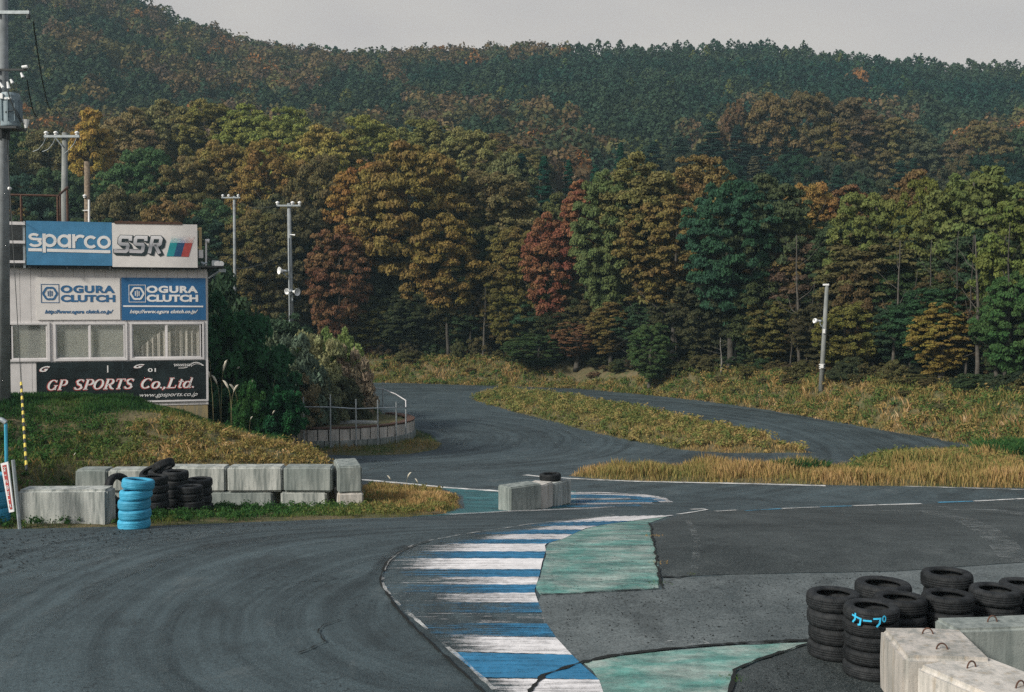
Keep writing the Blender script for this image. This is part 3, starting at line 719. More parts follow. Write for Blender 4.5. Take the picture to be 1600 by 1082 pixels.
parts_.append(ribbon2(arc(L3(235, 275)[0], L3(235, 275)[1], 56 * sq, 60, -160, 20, 32 * sq), 28 * sq, -.0055, .0025))
bar(162, 347, 305, 347, 34); bar(357, 350, 1030, 358, 34)
put(r1, 'lettering', parts_, M['ink_white'])
# --- white roof sign: slanted block letters with a drop shadow, three slanted stripes
z4 = lambda X_, Y_: (X_ / 6.363 + 170, Y_ / 6.363 + 340)
r2, loc, W_, H_ = sign('advertising_sign', 'white roof sign with slanted chrome letters and three teal, navy and red stripes', 175.3, 350, 308.5, 418, M['board_white'], -.32)
sq = W_ / (308.5 - 175.3) / 6.363
def L4(X_, Y_): return loc(*z4(X_, Y_))
def S_(dx, dy=0): return [[L4(x + dx, y + dy) for x, y in ((212, 236), (214, 202), (125, 200), (112, 215), (106, 258), (118, 270), (182, 272), (188, 286), (178, 332), (164, 342), (66, 340), (66, 318))]]
def R_(dx, dy=0): return [[L4(x + dx, y + dy) for x, y in ((398, 358), (432, 200), (506, 200), (516, 214), (506, 262), (494, 272), (430, 272))], [L4(x + dx, y + dy) for x, y in ((455, 268), (500, 360))]]
def letters(dx, dy, wd, y): return [ribbon2(s_, wd * sq, y - .003, y + .003) for s_ in S_(dx, dy) + S_(dx + 152, dy) + R_(dx, dy)]
sh_ = []
for k in range(5): sh_ += letters(24 * k / 4, 22 * k / 4, 46, -.001 - .0006 * k)
put(r2, 'letter_shadow', sh_, M['ink_dark'], -.005)
put(r2, 'lettering', letters(0, 0, 34, 0), M['ink_chrome'], -.014)
for pts, m_ in ((((605, 250), (680, 250), (640, 386), (568, 386)), 'ink_teal'), (((680, 250), (755, 250), (715, 387), (640, 386)), 'ink_navy'), (((755, 250), (832, 250), (790, 389), (715, 387)), 'ink_red')):
    put(r2, 'stripe', MB().prism([L4(*p) for p in pts], -.003, .003).v and (lambda q: (q.v, q.f))(MB().prism([L4(*p) for p in pts], -.003, .003)), M[m_])
q = MB().prism([L4(*p) for p in ((605, 249), (832, 249), (858, 175), (628, 175))], -.003, .003); put(r2, 'faded_stripe', (q.v, q.f), M['ink_fade'])
# --- the two clutch-maker boards
def clutch_board(px0, py0, px1, py1, board, ink, label, bx, tx, tcx, ux, bar_=None):
    r, loc, W_, H_ = sign('advertising_sign', label, px0, py0, px1, py1, board, -.045, .03)
    ob = []
    a = box_of(loc, bx[0], bx[1], bx[2], bx[3]); s = a[2]; cx_, cz_ = a[0] + s / 2, a[1] + a[3] / 2
    fr = [(a[0], a[1]), (a[0] + s, a[1]), (a[0] + s, a[1] + a[3]), (a[0], a[1] + a[3])]
    em = [ribbon2(fr, s * .035, closed=True)]
    gear = []
    for k in range(48):
        an = 2 * math.pi * k / 48; rr = s * (.365 + .018 * math.cos(6 * an)); gear.append((cx_ + rr * math.cos(an), cz_ + rr * math.sin(an)))
    em.append(ribbon2(gear, s * .115, closed=True))
    for k in (-1, 0, 1):
        hh = .19 if k == 0 else .15; em.append(ribbon2([(cx_ + k * s * .11, cz_ - s * hh), (cx_ + k * s * .11, cz_ + s * hh)], s * .055))
    put(r, 'emblem', em, ink)
    for s_, bb in (('OGURA', tx), ('CLUTCH', tcx)):
        b = box_of(loc, *bb); put(r, 'lettering', text2d(s_, *b, bold=.05, space=1.12 if s_ == 'OGURA' else 1.0), ink)
    b = box_of(loc, *ux); put(r, 'web_address', text2d('http://www.ogura clutch.co.jp/', *b, shear=.35, bold=.035, space=1.05), ink)
    if bar_: put(r, 'white_bar', ribbon2([loc(bar_[0], bar_[1]), loc(bar_[2], bar_[3])], .055), ink)
    return r
z7 = lambda X_, Y_: (X_ / 3.606 + 20, Y_ / 3.606 + 340)
clutch_board(57, 434, 187.5, 500, M['board_white'], M['ink_blue'], 'white board with blue lettering and gear emblem, left of the deep blue one',
    (*z7(160, 378), *z7(258, 480)), (*z7(268, 383), *z7(575, 426)), (*z7(268, 436), *z7(577, 477)), (*z7(178, 520), *z7(565, 548)))
clutch_board(190, 434.5, 321.5, 500.5, M['board_blue'], M['ink_white'], 'deep blue board with white lettering, gear emblem and white bar, right of the white board',
    (*z4(200, 674), *z4(362, 842)), (*z4(372, 680), *z4(887, 752)), (*z4(372, 768), *z4(887, 840)), (*z4(205, 918), *z4(885, 965)), (*z4(142, 882), *z4(938, 886)))
# --- black board
r5, loc, W_, H_ = sign('advertising_sign', 'long black board under the windows with pale red-edged slanted serif lettering', 57, 565, 322, 627, M['board_black'], -.05, .03)
z5 = lambda X_, Y_: (X_ / 5.714 + 50, Y_ / 5.714 + 555)
def L5(X_, Y_): return loc(*z5(X_, Y_))
fr = MB().box(0, W_ + .08, -.01, .02, -.06, -.003).box(W_ + .003, W_ + .08, -.01, .02, 0, H_ + .02); fr.build('frame', M['white'], r5)
MB().box(W_ * .497, W_ * .501, -.004, 0, 0.01, H_ - .01).build('panel_joint', M['ink_dark'], r5)
SHX = .3
def serif_glyphs(scale_w=1.):
    """thick-thin slanted serif capitals: lists of (points, widths) in a unit box (x to the right, z up, cap height 1)"""
    T, t_ = .19, .07
    def v(x, a=0, b=1, w=T): return ([(x, a), (x, b)], [w, w])
    def h(x0, x1, z, w=t_): return ([(x0, z), (x1, z)], [w, w])
    def bow(cx_, cz_, rx, rz, a0, a1, thick=T, thin=t_, n=18):
        P = []; W = []
        for i in range(n + 1):
            a = math.radians(a0 + (a1 - a0) * i / n); P.append((cx_ + rx * math.cos(a), cz_ + rz * math.sin(a))); W.append(thin + (thick - thin) * abs(math.cos(a)) ** 1.3)
        return (P, W)
    Gg = [bow(.42, .5, .34, .46, 45, 330), v(.72, .04, .46, .15), h(.56, .88, .45), v(.70, .72, .96, .05)]
    Pg = [v(.22), h(.05, .42, .03), h(.05, .45, .97), bow(.42, .72, .27, .25, 90, -90), h(.2, .42, .47)]
    Sg = [bow(.40, .74, .25, .22, 20, 190), ([(.155, .7), (.26, .55), (.5, .44), (.62, .3)], [.1, T, T, .12]), bow(.36, .26, .26, .22, 10, -170), v(.64, .72, .96, .05), v(.10, .04, .28, .05)]
    Og = [bow(.43, .5, .33, .45, 0, 360, n=30)]
    Rg = Pg + [([(.45, .47), (.62, .16), (.80, .03)], [T, T, T * .7]), h(.72, .92, .03)]
    Tg = [v(.40), h(.22, .58, .03), h(.04, .76, .96), v(.06, .74, .98, .06), v(.74, .74, .98, .06)]
    Cg = [bow(.42, .5, .34, .46, 45, 320), v(.70, .72, .96, .05)]
    og = [bow(.33, .33, .25, .31, 0, 360, n=26)]
    dot = [v(.12, 0., .13, .15)]; com = [([(.14, .13), (.14, .0), (.03, -.16)], [.15, .14, .04])]
    Lg = [v(.22), h(.05, .42, .97), h(.05, .72, .03), v(.72, 0., .3, .06)]
    tg = [v(.20, .08, .86, .15), h(.02, .42, .64), bow(.30, .1, .10, .08, 180, 340, .1)]
    dg_ = [bow(.30, .32, .23, .30, 0, 360, n=24), v(.52, .02, 1., .15), h(.40, .54, .98), h(.5, .68, .03)]
    return {'G': (Gg, .90), 'P': (Pg, .78), 'S': (Sg, .76), 'O': (Og, .88), 'R': (Rg, .90), 'T': (Tg, .80), 'C': (Cg, .84), 'o': (og, .68), '.': (dot, .26), ',': (com, .26), 'L': (Lg, .82), 't': (tg, .46), 'd': (dg_, .72), ' ': ([], .42)}
GL = serif_glyphs()
def serif_text(s, x0, z0, w, h, grow, y):
    tot = sum(GL[c][1] for c in s) + SHX; k = w / tot; out = []; cx_ = 0
    for c in s:
        for P, W in GL[c][0]:
            pts = [(x0 + (cx_ + px_ + SHX * pz) * k, z0 + pz * h) for px_, pz in P]
            out.append(ribbon2(pts, [w_ * k * 1.0 + grow for w_ in W], y - .002, y + .002))
        cx_ += GL[c][1]
    return out
a = L5(122, 308); b = L5(1480, 216)
for (s_, X0, X1) in (('GP', 120, 318), ('SPORTS', 352, 908), ('Co.,Ltd.', 942, 1478)):
    a = L5(X0, 305); b = L5(X1, 214)
    put(r5, 'letter_outline', serif_text(s_, a[0], a[1], b[0] - a[0], b[1] - a[1], .038, 0), M['ink_red'], -.006)
    put(r5, 'lettering', serif_text(s_, a[0] + .012, a[1] + .008, b[0] - a[0], b[1] - a[1], -.004, 0), M['ink_white'], -.012)
def T5(s, X0, Y0, X1, Y1, mat='ink_white', shear=.3, bold=.0, nm='small_lettering', y=-.006): 
    a = L5(X0, Y1); b = L5(X1, Y0); put(r5, nm, text2d(s, a[0], a[1], b[0] - a[0], b[1] - a[1], shear, bold), M[mat], y)
T5('www.gpsports.co.jp', 945, 345, 1475, 390, shear=.4, nm='web_address')
T5('G', 64, 92, 156, 142, 'ink_red', .6, .05); T5('G', 68, 90, 160, 140, 'ink_white', .6, .03, y=-.012)
T5('G', 893, 86, 990, 122, 'ink_red', .6, .05); T5('G', 895, 84, 993, 120, 'ink_white', .6, .04, y=-.012)
T5('01', 1022, 122, 1095, 155, shear=0, bold=.02); T5('l', 658, 92, 668, 155, shear=0, bold=.03)
rs = random.Random(3); sc_ = []
for k in range(9):
    x = 1258 + k * 19; sc_.append(ribbon2([L5(x, 92 + rs.uniform(-4, 6)), L5(x + 12, 88 + rs.uniform(-6, 4)), L5(x + 8, 108 + rs.uniform(-6, 4)), L5(x + 20, 100)], .018))
sc_.append(ribbon2([L5(x, 112 - 45 * math.sin(math.pi * (.1 + .8 * (x - 1390) / 145)) + 8) for x in range(1390, 1536, 8)], .03))
sc_.append(ribbon2([L5(x, 112 - 26 * math.sin(math.pi * (.1 + .8 * (x - 1420) / 105)) + 2) for x in range(1420, 1526, 8)], .015))
sc_.append(ribbon2([L5(1300, 124), L5(1350, 124), L5(1385, 117)], .02)); put(r5, 'signature_mark', sc_, M['ink_white'])

# rusty channel along the top of the white roof sign, rack behind, camera shelf, railing on the roof
def facbox(mb, px0, py0, px1, py1, y0, y1, yl=None):
    yl = y0 if yl is None else yl
    a = fac(px0, py1, yl); b = fac(px1, py0, yl); return mb.box(a[0], b[0], y0, y1, a[1], b[1])
def local_thing(name, label, cat):
    r = bpy.data.objects.new(name, None); COL.objects.link(r); r.matrix_world = BM.copy(); return tag(r, label, cat)
rc = local_thing('rusty_beam', 'rusty flaking steel channel lying along the top of the white roof sign', 'beam')
mb = MB(); rs = random.Random(2); x = 179
while x < 284: facbox(mb, x, 345.2 + (x - 179) * .025 + rs.uniform(-.5, .5), x + 3.2, 349.6 + (x - 179) * .016, -.34, -.12); x += 3
mb.build('channel', M['rust'], rc)
MB().box(*[fac(176, 348, -.3)[0], fac(286, 348, -.3)[0]], -.3, -.2, *[fac(240, 351.5, -.3)[1], fac(240, 350, -.3)[1]]).build('bracket', M['rust'], rc)
rk = local_thing('steel_rack', 'pale horizontal bars of the open rack left of the blue roof sign', 'rack')
mb = MB(); 
for py in (348.5, 378, 409): facbox(mb, -60, py - 1.6, 39, py + 1.4, -.30, -.24)
mb.build('rail', M['white'], rk)
mb = MB()
for px in (-40, 37.5): facbox(MB(), px - 1, 346, px + 1.3, 419, -.24, -.18).build('upright', M['galv'], rk)
facbox(MB(), -60, 350, 38, 419, .30, .34).build('backing', M['dark'], rk)
sm = local_thing('sign_frame', 'dark steel frame that carries the two roof signs', 'frame')
mb = MB(); 
for px in (60, 118, 176, 234, 292): facbox(mb, px - 1, 352, px + 1, 420, -.24, -.18)
facbox(mb, 44, 414.5, 308, 419.5, -.24, -.10); facbox(mb, 44, 352, 306, 354, -.18, -.1)
for px in (105, 172, 237, 312): facbox(mb, px - 1.2, 417.5, px + 1.4, 422.5, -.30, -.25)
mb.build('steelwork', M['dark'], sm)
gp_ = local_thing('cable_conduit', 'yellowed conduit with a white junction box beside the white roof sign', 'conduit')
mb = MB(); facbox(mb, 311, 356, 315, 392, -.2, -.12); facbox(mb, 308.5, 357, 311, 361, -.2, -.15); facbox(mb, 308.5, 386, 311, 389, -.2, -.15)
mb.build('pipe', simple('yellowed_plastic', (.42, .32, .16), .6), gp_)
facbox(MB(), 310.5, 391, 317.5, 403.5, -.24, -.12).build('junction_box', M['white'], gp_, bevel=.01)
ca = local_thing('camera_mast', 'thin white swan-neck camera pipe standing on the roof corner', 'camera')
p = lambda px, py, y=-.1: (fac(px, py, y)[0], y, fac(px, py, y)[1])
MB().tube([p(322, 415), p(322, 379), p(322.5, 376.5)], .035, 8).build('mast', M['white'], ca, smooth=False)
MB().tube([p(320.5, 376.5), p(327, 377)], [.06, .075], 10).build('camera_head', M['white'], ca)
MB().tube([p(314, 410), p(318, 413), p(324, 411)], .05, 8).build('bracket', M['galv'], ca)
fl = local_thing('floodlight', 'silver twin floodlight box on the shelf at the right roof corner', 'floodlight')
mb = MB(); facbox(mb, 331, 407.5, 343, 416, -.3, .1); mb.build('housing', M['galv'], fl, bevel=.015)
for px in (339, 345.5): 
    c_ = p(px, 412.5, -.31); MB().tube([(c_[0], c_[1] + .25, c_[2]), c_], [.09, .10], 12).build('lamp', M['insul'], fl)
shf = local_thing('roof_shelf', 'dark sloping eave shelf jutting past the right wall of the hut', 'shelf')
a = fac(309, 418, -.3); b = fac(350, 419, -.3)
MB().box(a[0], b[0], -.32, 1.2, a[1], a[1] + .06).build('deck', M['dark'], shf)
mb = MB(); mb.tube([(fac(326, 435, 0)[0], -.05, fac(326, 435, 0)[1]), (fac(343, 424, 0)[0], -.1, fac(343, 424, 0)[1])], .04, 6); facbox(mb, 342, 420.5, 353, 425.5, -.15, .25); mb.build('strut', M['galv'], shf)
rl = local_thing('roof_railing', 'rust-red steel tube railing on the flat roof, top left', 'railing')
y1_, y2_ = 1.2, 2.6; R3 = lambda px, py, y: (fac(px, py, y)[0], y, fac(px, py, y)[1])
MB().tube([R3(-30, 304, y1_), R3(91, 306.5, y1_), R3(105.5, 293, y2_)], .045, 6).build('top_rail', M['rust'], rl)
for px, py, y in ((33, 305, y1_), (90, 306.5, y1_), (94, 303, 1.6), (105, 294, y2_)):
    MB().tube([R3(px, py, y), (R3(px, py, y)[0], y, ztop + .09)], .045 if px != 94 else .03, 6).build('post', M['rust'], rl)

# ================================================================== poles
def insulator(px_, r=.06):
    pass
INS = [(0.0, 0), (.05, 0), (.05, .03), (.035, .05), (.075, .06), (.075, .10), (.03, .13), (0, .14)]
def pole(label, px_top, py_top, px_base, D, r0, r1, arm=None, mat='pole', base_z=None, side=None):
    tp = at(px_top, py_top, D); bx, _y = at(px_base, 500, D).x, D
    bz = hz(bx, D) - .3 if base_z is None else base_z
    root = empty('utility_pole', (bx, D, bz + .3), 0, label, 'utility pole')
    MB().tube([(0, 0, -.3), (tp.x - bx, 0, tp.z - bz - .3)], [r0, r1], 14).build('shaft', M[mat], root, smooth=True)
    H_ = tp.z - bz - .3
    if arm:
        z = at(px_top, arm[0], D).z - bz - .3; xa = at(arm[1], arm[0], D).x - bx; xb = at(arm[2], arm[0], D).x - bx
        MB().box(xa, xb, -r1 - .1, -r1 - .005, z - .05, z + .05).build('crossarm', M['galv'], root)
        for q in arm[3]:
            xq = at(q, arm[0], D).x - bx; MB().lathe([(r * arm[4], zz * arm[4]) for r, zz in INS], 12, (xq, -r1 - .05, z + .05)).build('insulator', M['insul'], root, smooth=True)
    return root, (lambda px, py, dy=0.: (at(px, py, D).x - bx, dy, at(px, py, D).z - bz - .3))
def horn(root, P, direction, r=.24, L=.42):
    """loudspeaker horn at local point P opening towards direction"""
    d = Vector(direction).normalized(); q = d.to_track_quat('Z', 'Y').to_matrix().to_4x4(); Mh = Matrix.Translation(P) @ q
    h = MB().lathe([(.035, -.1), (.05, -.08), (.06, 0), (.09, L * .45), (.15, L * .72), (r, L), (r + .012, L), (.155, L * .70), (.10, L * .45)], 20, M=Mh).build('loudspeaker', M['insul'], root, smooth=True)
    MB().lathe([(0, -.16), (.07, -.16), (.08, -.02), (.06, .0)], 14, M=Mh).build('driver', M['galv'], h, smooth=True)
    return h
PU, U = pole('tall concrete pole with transformer at the left edge, in front of the hut', 3, -60, 2.5, 33.5, .22, .17)
def tubeU(nm, pts, r, mat, n=6): return MB().tube(pts, r, n).build(nm, M[mat], PU)
bx_ = MB(); a = U(-45, 21, -.3); b = U(52, 26, -.3); bx_.box(a[0], b[0], -.3, -.2, b[2], a[2]); bx_.build('crossarm', M['galv'], PU)
tubeU('insulator', [U(50, 18, -.25), U(50, 33, -.25)], [.03, .07], 'dark', 8)
a = U(-45, 110, -.3); b = U(48, 114, -.3); MB().box(a[0], b[0], -.3, -.22, b[2], a[2] - .02).build('crossarm', M['dark'], PU)
tubeU('insulator', [U(42, 109, -.32), U(50, 108, -.32)], .05, 'insul', 8)
for q in ((41, 118, 44, 125), (20, 132, 22, 142), (25, 128, 28, 134), (8, 133, 13, 141)): tubeU('insulator', [U(q[0], q[1], -.35), U(q[2], q[3], -.35)], [.03, .055], 'insul', 8)
c_ = U(25, 176, -.35); hr = (U(25, 147)[2] - U(25, 199)[2])
tank = MB().lathe([(0, -hr / 2), (.27, -hr / 2), (.29, -hr / 2 + .03), (.29, hr / 2 - .1), (.26, hr / 2), (.0, hr / 2 + .03)], 24, c_).build('transformer', M['transf'], PU, smooth=False)
mb = MB()
for k in range(10):
    an = -math.pi * .95 + k * .2 * math.pi * 1.0; mb.box(-.012, .012, .285, .34, -hr * .35, hr * .3, Matrix.Translation(c_) @ Matrix.Rotation(an, 4, 'Z'))
mb.build('cooling_fin', M['transf'], tank)
MB().box(c_[0] - .04, c_[0] + .16, c_[1] - .33, c_[1] - .28, c_[2] + .28, c_[2] + .34).build('bracket', M['insul'], tank)
MB().box(c_[0] - .19, c_[0] - .09, c_[1] - .34, c_[1] - .27, c_[2] + .3, c_[2] + .46).build('number_plate', M['insul'], tank)
MB().box(c_[0] - .3, c_[0] + .32, c_[1] - .35, c_[1] + .3, c_[2] - hr / 2 - .09, c_[2] - hr / 2 - .02).build('bracket', M['dark'], PU)
tubeU('cable', [U(8, 190, -.2), U(25, 181, -.66), U(40, 178, -.62), U(46, 196, -.5)], .018, 'wire')
tubeU('cable', [U(28, 150, -.66), U(32, 162, -.68), U(40, 185, -.62), U(44, 196, -.5)], .018, 'wire')
tubeU('insulator', [U(50, 204, -.4), U(50, 191, -.4)], [.04, .1], 'insul', 10)
tubeU('band', [U(2.6, 205), U(2.6, 218)], .255, 'dark', 14)
tubeU('conduit', [U(3, 125, -.25), U(2.5, 185, -.27)], .055, 'galv', 8)
P2_, U2 = pole('leaning pale pole with three insulators rising behind the rust-red roof railing', 101.5, 208, 96, 45., .15, .12, (214.5, 72, 127, (75, 90, 123), 1.25), 'pole_old')
MB().tube([U2(90, 217, -.2), U2(100, 230, -.16)], .025, 6).build('brace', M['galv'], P2_)
for x0 in (75, 90, 123):
    MB().tube([U2(x0, 217, -.22), U2(x0 - 4, 226, -.2), U2(x0 - 12, 235, -.18), U2(x0 - 22, 238 if x0 < 100 else 242, -.1)], .014, 5).build('cable', M['galv'], P2_)
P3_, U3 = pole('short rotten brown timber post with a white conduit beside it, behind the blue roof sign', 136, 253, 135.5, 43., .13, .11, None, 'wood')
MB().tube([U3(141.5, 313, -.16), U3(142, 420, -.16)], .04, 6).build('conduit', M['insul'], P3_)
MB().tube([U3(132, 330, -.16), U3(142, 329.5, -.16)], .02, 6).build('strap', M['insul'], P3_)
MB().lathe([(r, z) for r, z in INS], 10, U3(134.5, 310, -.14)).build('insulator', M['insul'], P3_)
P4_, U4 = pole('thin distant pole with three white insulators, farther from the loudspeakers', 366, 307, 367, 84., .14, .10, (309.5, 347, 376, (349, 358, 373), 1.5))
P5_, U5 = pole('straight pole carrying three white horn loudspeakers behind the shrubs', 451.5, 318, 456, 63., .155, .11, (322, 433.5, 470.5, (434.5, 458, 469), 1.5))
horn(P5_, U5(446, 424, -.18), (-.75, -.6, .05), .21, .38); horn(P5_, U5(455, 455, -.25), (-.5, -.75, -.1), .17, .3); horn(P5_, U5(459, 456, -.2), (.75, -.6, -.08), .22, .4)
for a, b in (((450, 434), (443, 427)), ((452, 462), (459, 458)), ((458, 462), (458, 470))): MB().tube([U5(*a, -.14), U5(*b, -.2)], .03, 6).build('bracket', M['galv'], P5_)
MB().tube([U5(453.5, 367, -.16), U5(462, 368, -.2)], [.02, .05], 6).build('insulator', M['insul'], P5_)
MB().tube([U5(452, 372, -.15), U5(453.5, 508, -.18), U5(450, 515, -.2)], .03, 6).build('conduit', M['galv'], P5_)
MB().box(*[U5(449, 510)[0], U5(451.5, 510)[0]], -.3, -.15, *[U5(449, 516)[2], U5(451, 508)[2]]).build('junction_box', M['insul'], P5_)
P6_, U6 = pole('grey pole with one white horn loudspeaker at the edge of the right-hand wood', 1292, 447, 1284, 62.5, .165, .105, None, 'pole_old')
MB().box(U6(1286, 445)[0], U6(1294.5, 445)[0], -.1, .05, U6(1290, 446.5)[2], U6(1290, 443.8)[2]).build('lamp_arm', M['insul'], P6_)
horn(P6_, U6(1279.5, 502, -.1), (-.9, -.25, .05), .13, .36)
MB().tube([U6(1287, 514, -.1), U6(1281, 508, -.12), U6(1280, 503, -.1)], .03, 6).build('bracket', M['galv'], P6_)
MB().box(U6(1284.5, 520)[0], U6(1287.5, 520)[0], -.24, -.12, U6(1286, 521)[2], U6(1286, 514.5)[2]).build('junction_box', M['insul'], P6_)
MB().box(U6(1280.5, 575)[0], U6(1284.5, 575)[0], -.26, -.14, U6(1286, 575)[2], U6(1286, 569)[2]).build('meter_box', M['insul'], P6_)
for py in (569, 572, 575): MB().tube([U6(1284.5, py), U6(1284.55, py + .8)], .185, 12).build('band', M['insul'], P6_)
# wires
def wire(label, A_, B_, sag, r=.014):
    A_ = Vector(A_); B_ = Vector(B_); pts = []
    for i in range(17):
        u = i / 16; q = A_.lerp(B_, u); q.z -= sag * 4 * u * (1 - u); pts.append(q)
    o = MB().tube([p - A_ for p in pts], r, 5).build('power_line', M['wire']); o.location = A_; return tag(o, label, 'cable', None)
wire('slack wire running from the thin distant pole to the crossarm of the loudspeaker pole', at(374, 317, 84), at(435, 320, 63), .3)
wire('wire leaving the loudspeaker pole towards the right and fading in front of the orange trees', at(469, 322, 63), at(640, 352, 84), .8, .012)
wire('lower wire stretching from the thin distant pole up to the middle of the loudspeaker pole', at(370, 420, 84), at(451, 394, 63), .25, .02)
wire('steeply falling guy wire crossing behind the lower loudspeaker wires', at(378, 388, 70), at(398, 426, 70), .0, .012)
wire('upper of two wires dropping from the transformer pole towards the leaning pole', at(52, 34, 33.4), at(79, 172, 42), .5, .022)
wire('lower of two wires dropping from the transformer pole beside the transformer', at(42, 124, 33.4), at(58, 183, 38), .3, .02)
wire('thin cable hanging straight down beside the transformer pole', at(11, 210, 33.2), at(17, 346, 34), .0, .014)
wire('faint wire from the left pole across the rack to behind the hut', at(5, 322, 33.4), at(60, 350, 40), .2, .012)
wire('wire crossing low from the hut roof to the thin distant pole', at(318, 402, 40), at(368, 396, 84), .3, .016)
def ball(label, px, py, D, r):
    o = MB().lathe([(r * math.sin(math.pi * k / 10), -r * math.cos(math.pi * k / 10)) for k in range(11)], 14).build('white_lamp_globe', M['insul'], smooth=True); o.location = at(px, py, D); return tag(o, label, 'globe')
ball('small white ball on the thin cable beside the transformer pole', 15, 295, 33.35, .06)
gy = empty('guy_wire', (0, 0, 0), 0, 'yellow and black striped guy-wire guard on the grass bank at the left', 'guy wire')
A_ = at(33, 598, 31.5); B_ = at(41.5, 735, 27.0); B_.z = max(B_.z, hz(B_.x, B_.y)); gy.location = B_
d_ = A_ - B_
top_ = at(12, 240, 33.4) - B_
MB().tube([d_, top_], .012, 5).build('wire', M['wire'], gy)
for k in range(22):
    MB().tube([d_ * (k / 22), d_ * ((k + 1) / 22 - .002)], .034, 8).build('yellow_band' if k % 2 else 'black_band', simple('yellow_plastic', (.62, .50, .10), .5) if k == 1 else (bpy.data.materials['yellow_plastic'] if k % 2 else M['dark']), gy)

# ================================================================== tyres
def tyre_mesh(name, R, W, seg=48):
    h = W / 2; r = R
    prof = [(r * .61, -h * .62), (r * .63, -h * .86), (r * .74, -h * .99), (r * .84, -h * 1.0), (r * .92, -h * .93), (r * .967, -h * .74), (r * .99, -h * .5)]
    for z in (-.3, 0, .3):
        prof += [(r * .998, h * (z - .06)), (r * .990, h * (z - .04)), (r * .990, h * (z + .04)), (r * .998, h * (z + .06))]
    prof += [(r * .99, h * .5), (r * .967, h * .74), (r * .92, h * .93), (r * .84, h * 1.0), (r * .74, h * .99), (r * .63, h * .86), (r * .61, h * .62), (r * .70, h * .5), (r * .82, h * .45), (r * .86, 0), (r * .82, -h * .45), (r * .70, -h * .5)]
    return MB().lathe(prof, seg, closed=True).mesh(name, True)
TM = tyre_mesh('tyre', .31, .19); TB = tyre_mesh('tyre', .31, .19)
TM.materials.append(M['rubber']); TB.materials.append(M['rubber_blue'])
tr_ = random.Random(11)
ORD = ['lowest', 'second from the ground', 'third from the ground', 'fourth from the ground', 'fifth from the ground', 'sixth from the ground']
def tyre(x, y, z, R=.31, W=.19, mat=None, rot=(0, 0, 0), label='', group=None):
    o = bpy.data.objects.new('tyre', TB if mat == 'blue' else TM); COL.objects.link(o)
    o.location = (x, y, z); o.scale = (R / .31, R / .31, W / .19); o.rotation_euler = (rot[0], rot[1], tr_.uniform(0, 6)) if rot[2] == 0 else rot
    return tag(o, label, 'tyre', group)
def stack(x, y, n, R, W, what, group, mat=None, lean=(0, 0), jit=.02, z0=None):
    z = hz(x, y) if z0 is None else z0; out = []
    for k in range(n):
        out.append(tyre(x + lean[0] * k + tr_.uniform(-jit, jit), y + lean[1] * k + tr_.uniform(-jit, jit), z + W * (k + .5), R, W, mat,
                        (tr_.uniform(-.015, .015), tr_.uniform(-.015, .015) + math.atan2(lean[0], W) * .45, 0), ('topmost' if k == n - 1 else ORD[k]) + ' tyre of ' + what, group))
    return out
NG = 'black tyres stacked by the near concrete blocks'
stack(3.84, 12.42, 4, .315, .19, 'the left end stack of the near group', NG, z0=0)
tb = stack(4.06, 11.80, 5, .305, .158, 'the nearest stack, with blue characters', NG, z0=0)
stack(4.63, 13.02, 4, .34, .182, 'the wide stack at the back left', NG, z0=0)
stack(4.54, 12.28, 4, .305, .187, 'the middle stack right behind the blue characters', NG, z0=0)
stack(5.18, 12.42, 4, .30, .187, 'the stack just right of the middle one', NG, z0=0)
stack(5.55, 13.30, 4, .315, .195, 'the highest stack at the back', NG, z0=0)
stack(5.87, 12.72, 4, .30, .185, 'the right-hand stack behind the dark block', NG, z0=0)
stack(6.42, 13.1, 4, .30, .175, 'the half hidden stack at the right edge', NG, z0=0)
# characters painted on the nearest top tyre, following its tread
top = tb[-1]
def glyph_on_tyre(strokes):
    mb = MB(); R = .305 * 1.006
    for st in strokes:
        pts = []
        for i in range(len(st) - 1):
            for k in range(5):
                u = k / 5; pts.append((st[i][0] + (st[i + 1][0] - st[i][0]) * u, st[i][1] + (st[i + 1][1] - st[i][1]) * u))
        pts.append(st[-1]); wv = st_w
        V, Fq = ribbon2(pts, wv, -.001, .001)
        V2 = []
        for x, y, z in V:
            a = x / R; rr = R + y; V2.append((rr * math.sin(a), -rr * math.cos(a), z))
        mb.add(V2, Fq)
    return mb
u_ = lambda X_, Y_: ((X_ - 632) / 556., (445 - Y_) / 556. + .012)     # zoomed pixels -> metres on the tread
st_w = .019
mb = glyph_on_tyre([[u_(508, 447), u_(568, 462), u_(562, 498), u_(548, 500)], [u_(532, 432), u_(530, 470), u_(512, 492)], [u_(582, 468), u_(634, 466)], [u_(642, 452), u_(684, 448), u_(680, 478), u_(662, 500)]])
st_w = .011
q = glyph_on_tyre([[u_(708 + 10 * math.cos(a / 8 * 2 * math.pi), 450 + 18 * math.sin(a / 8 * 2 * math.pi)) for a in range(9)]]); mb.add(q.v, q.f)
ch = mb.build('painted_characters', simple('blue_marker_paint', (.04, .42, .68), .5), None)
ch.parent = top; top.rotation_euler = (0, 0, 0); ch.rotation_euler = (0, 0, math.radians(-18.5)); s_ = .305 / .31; ch.scale = (1 / s_, 1 / s_, .19 / .158)
ch.location = (0, 0, 0)
# tyre on the middle barrier and the tyres along the left wall are placed with their walls below

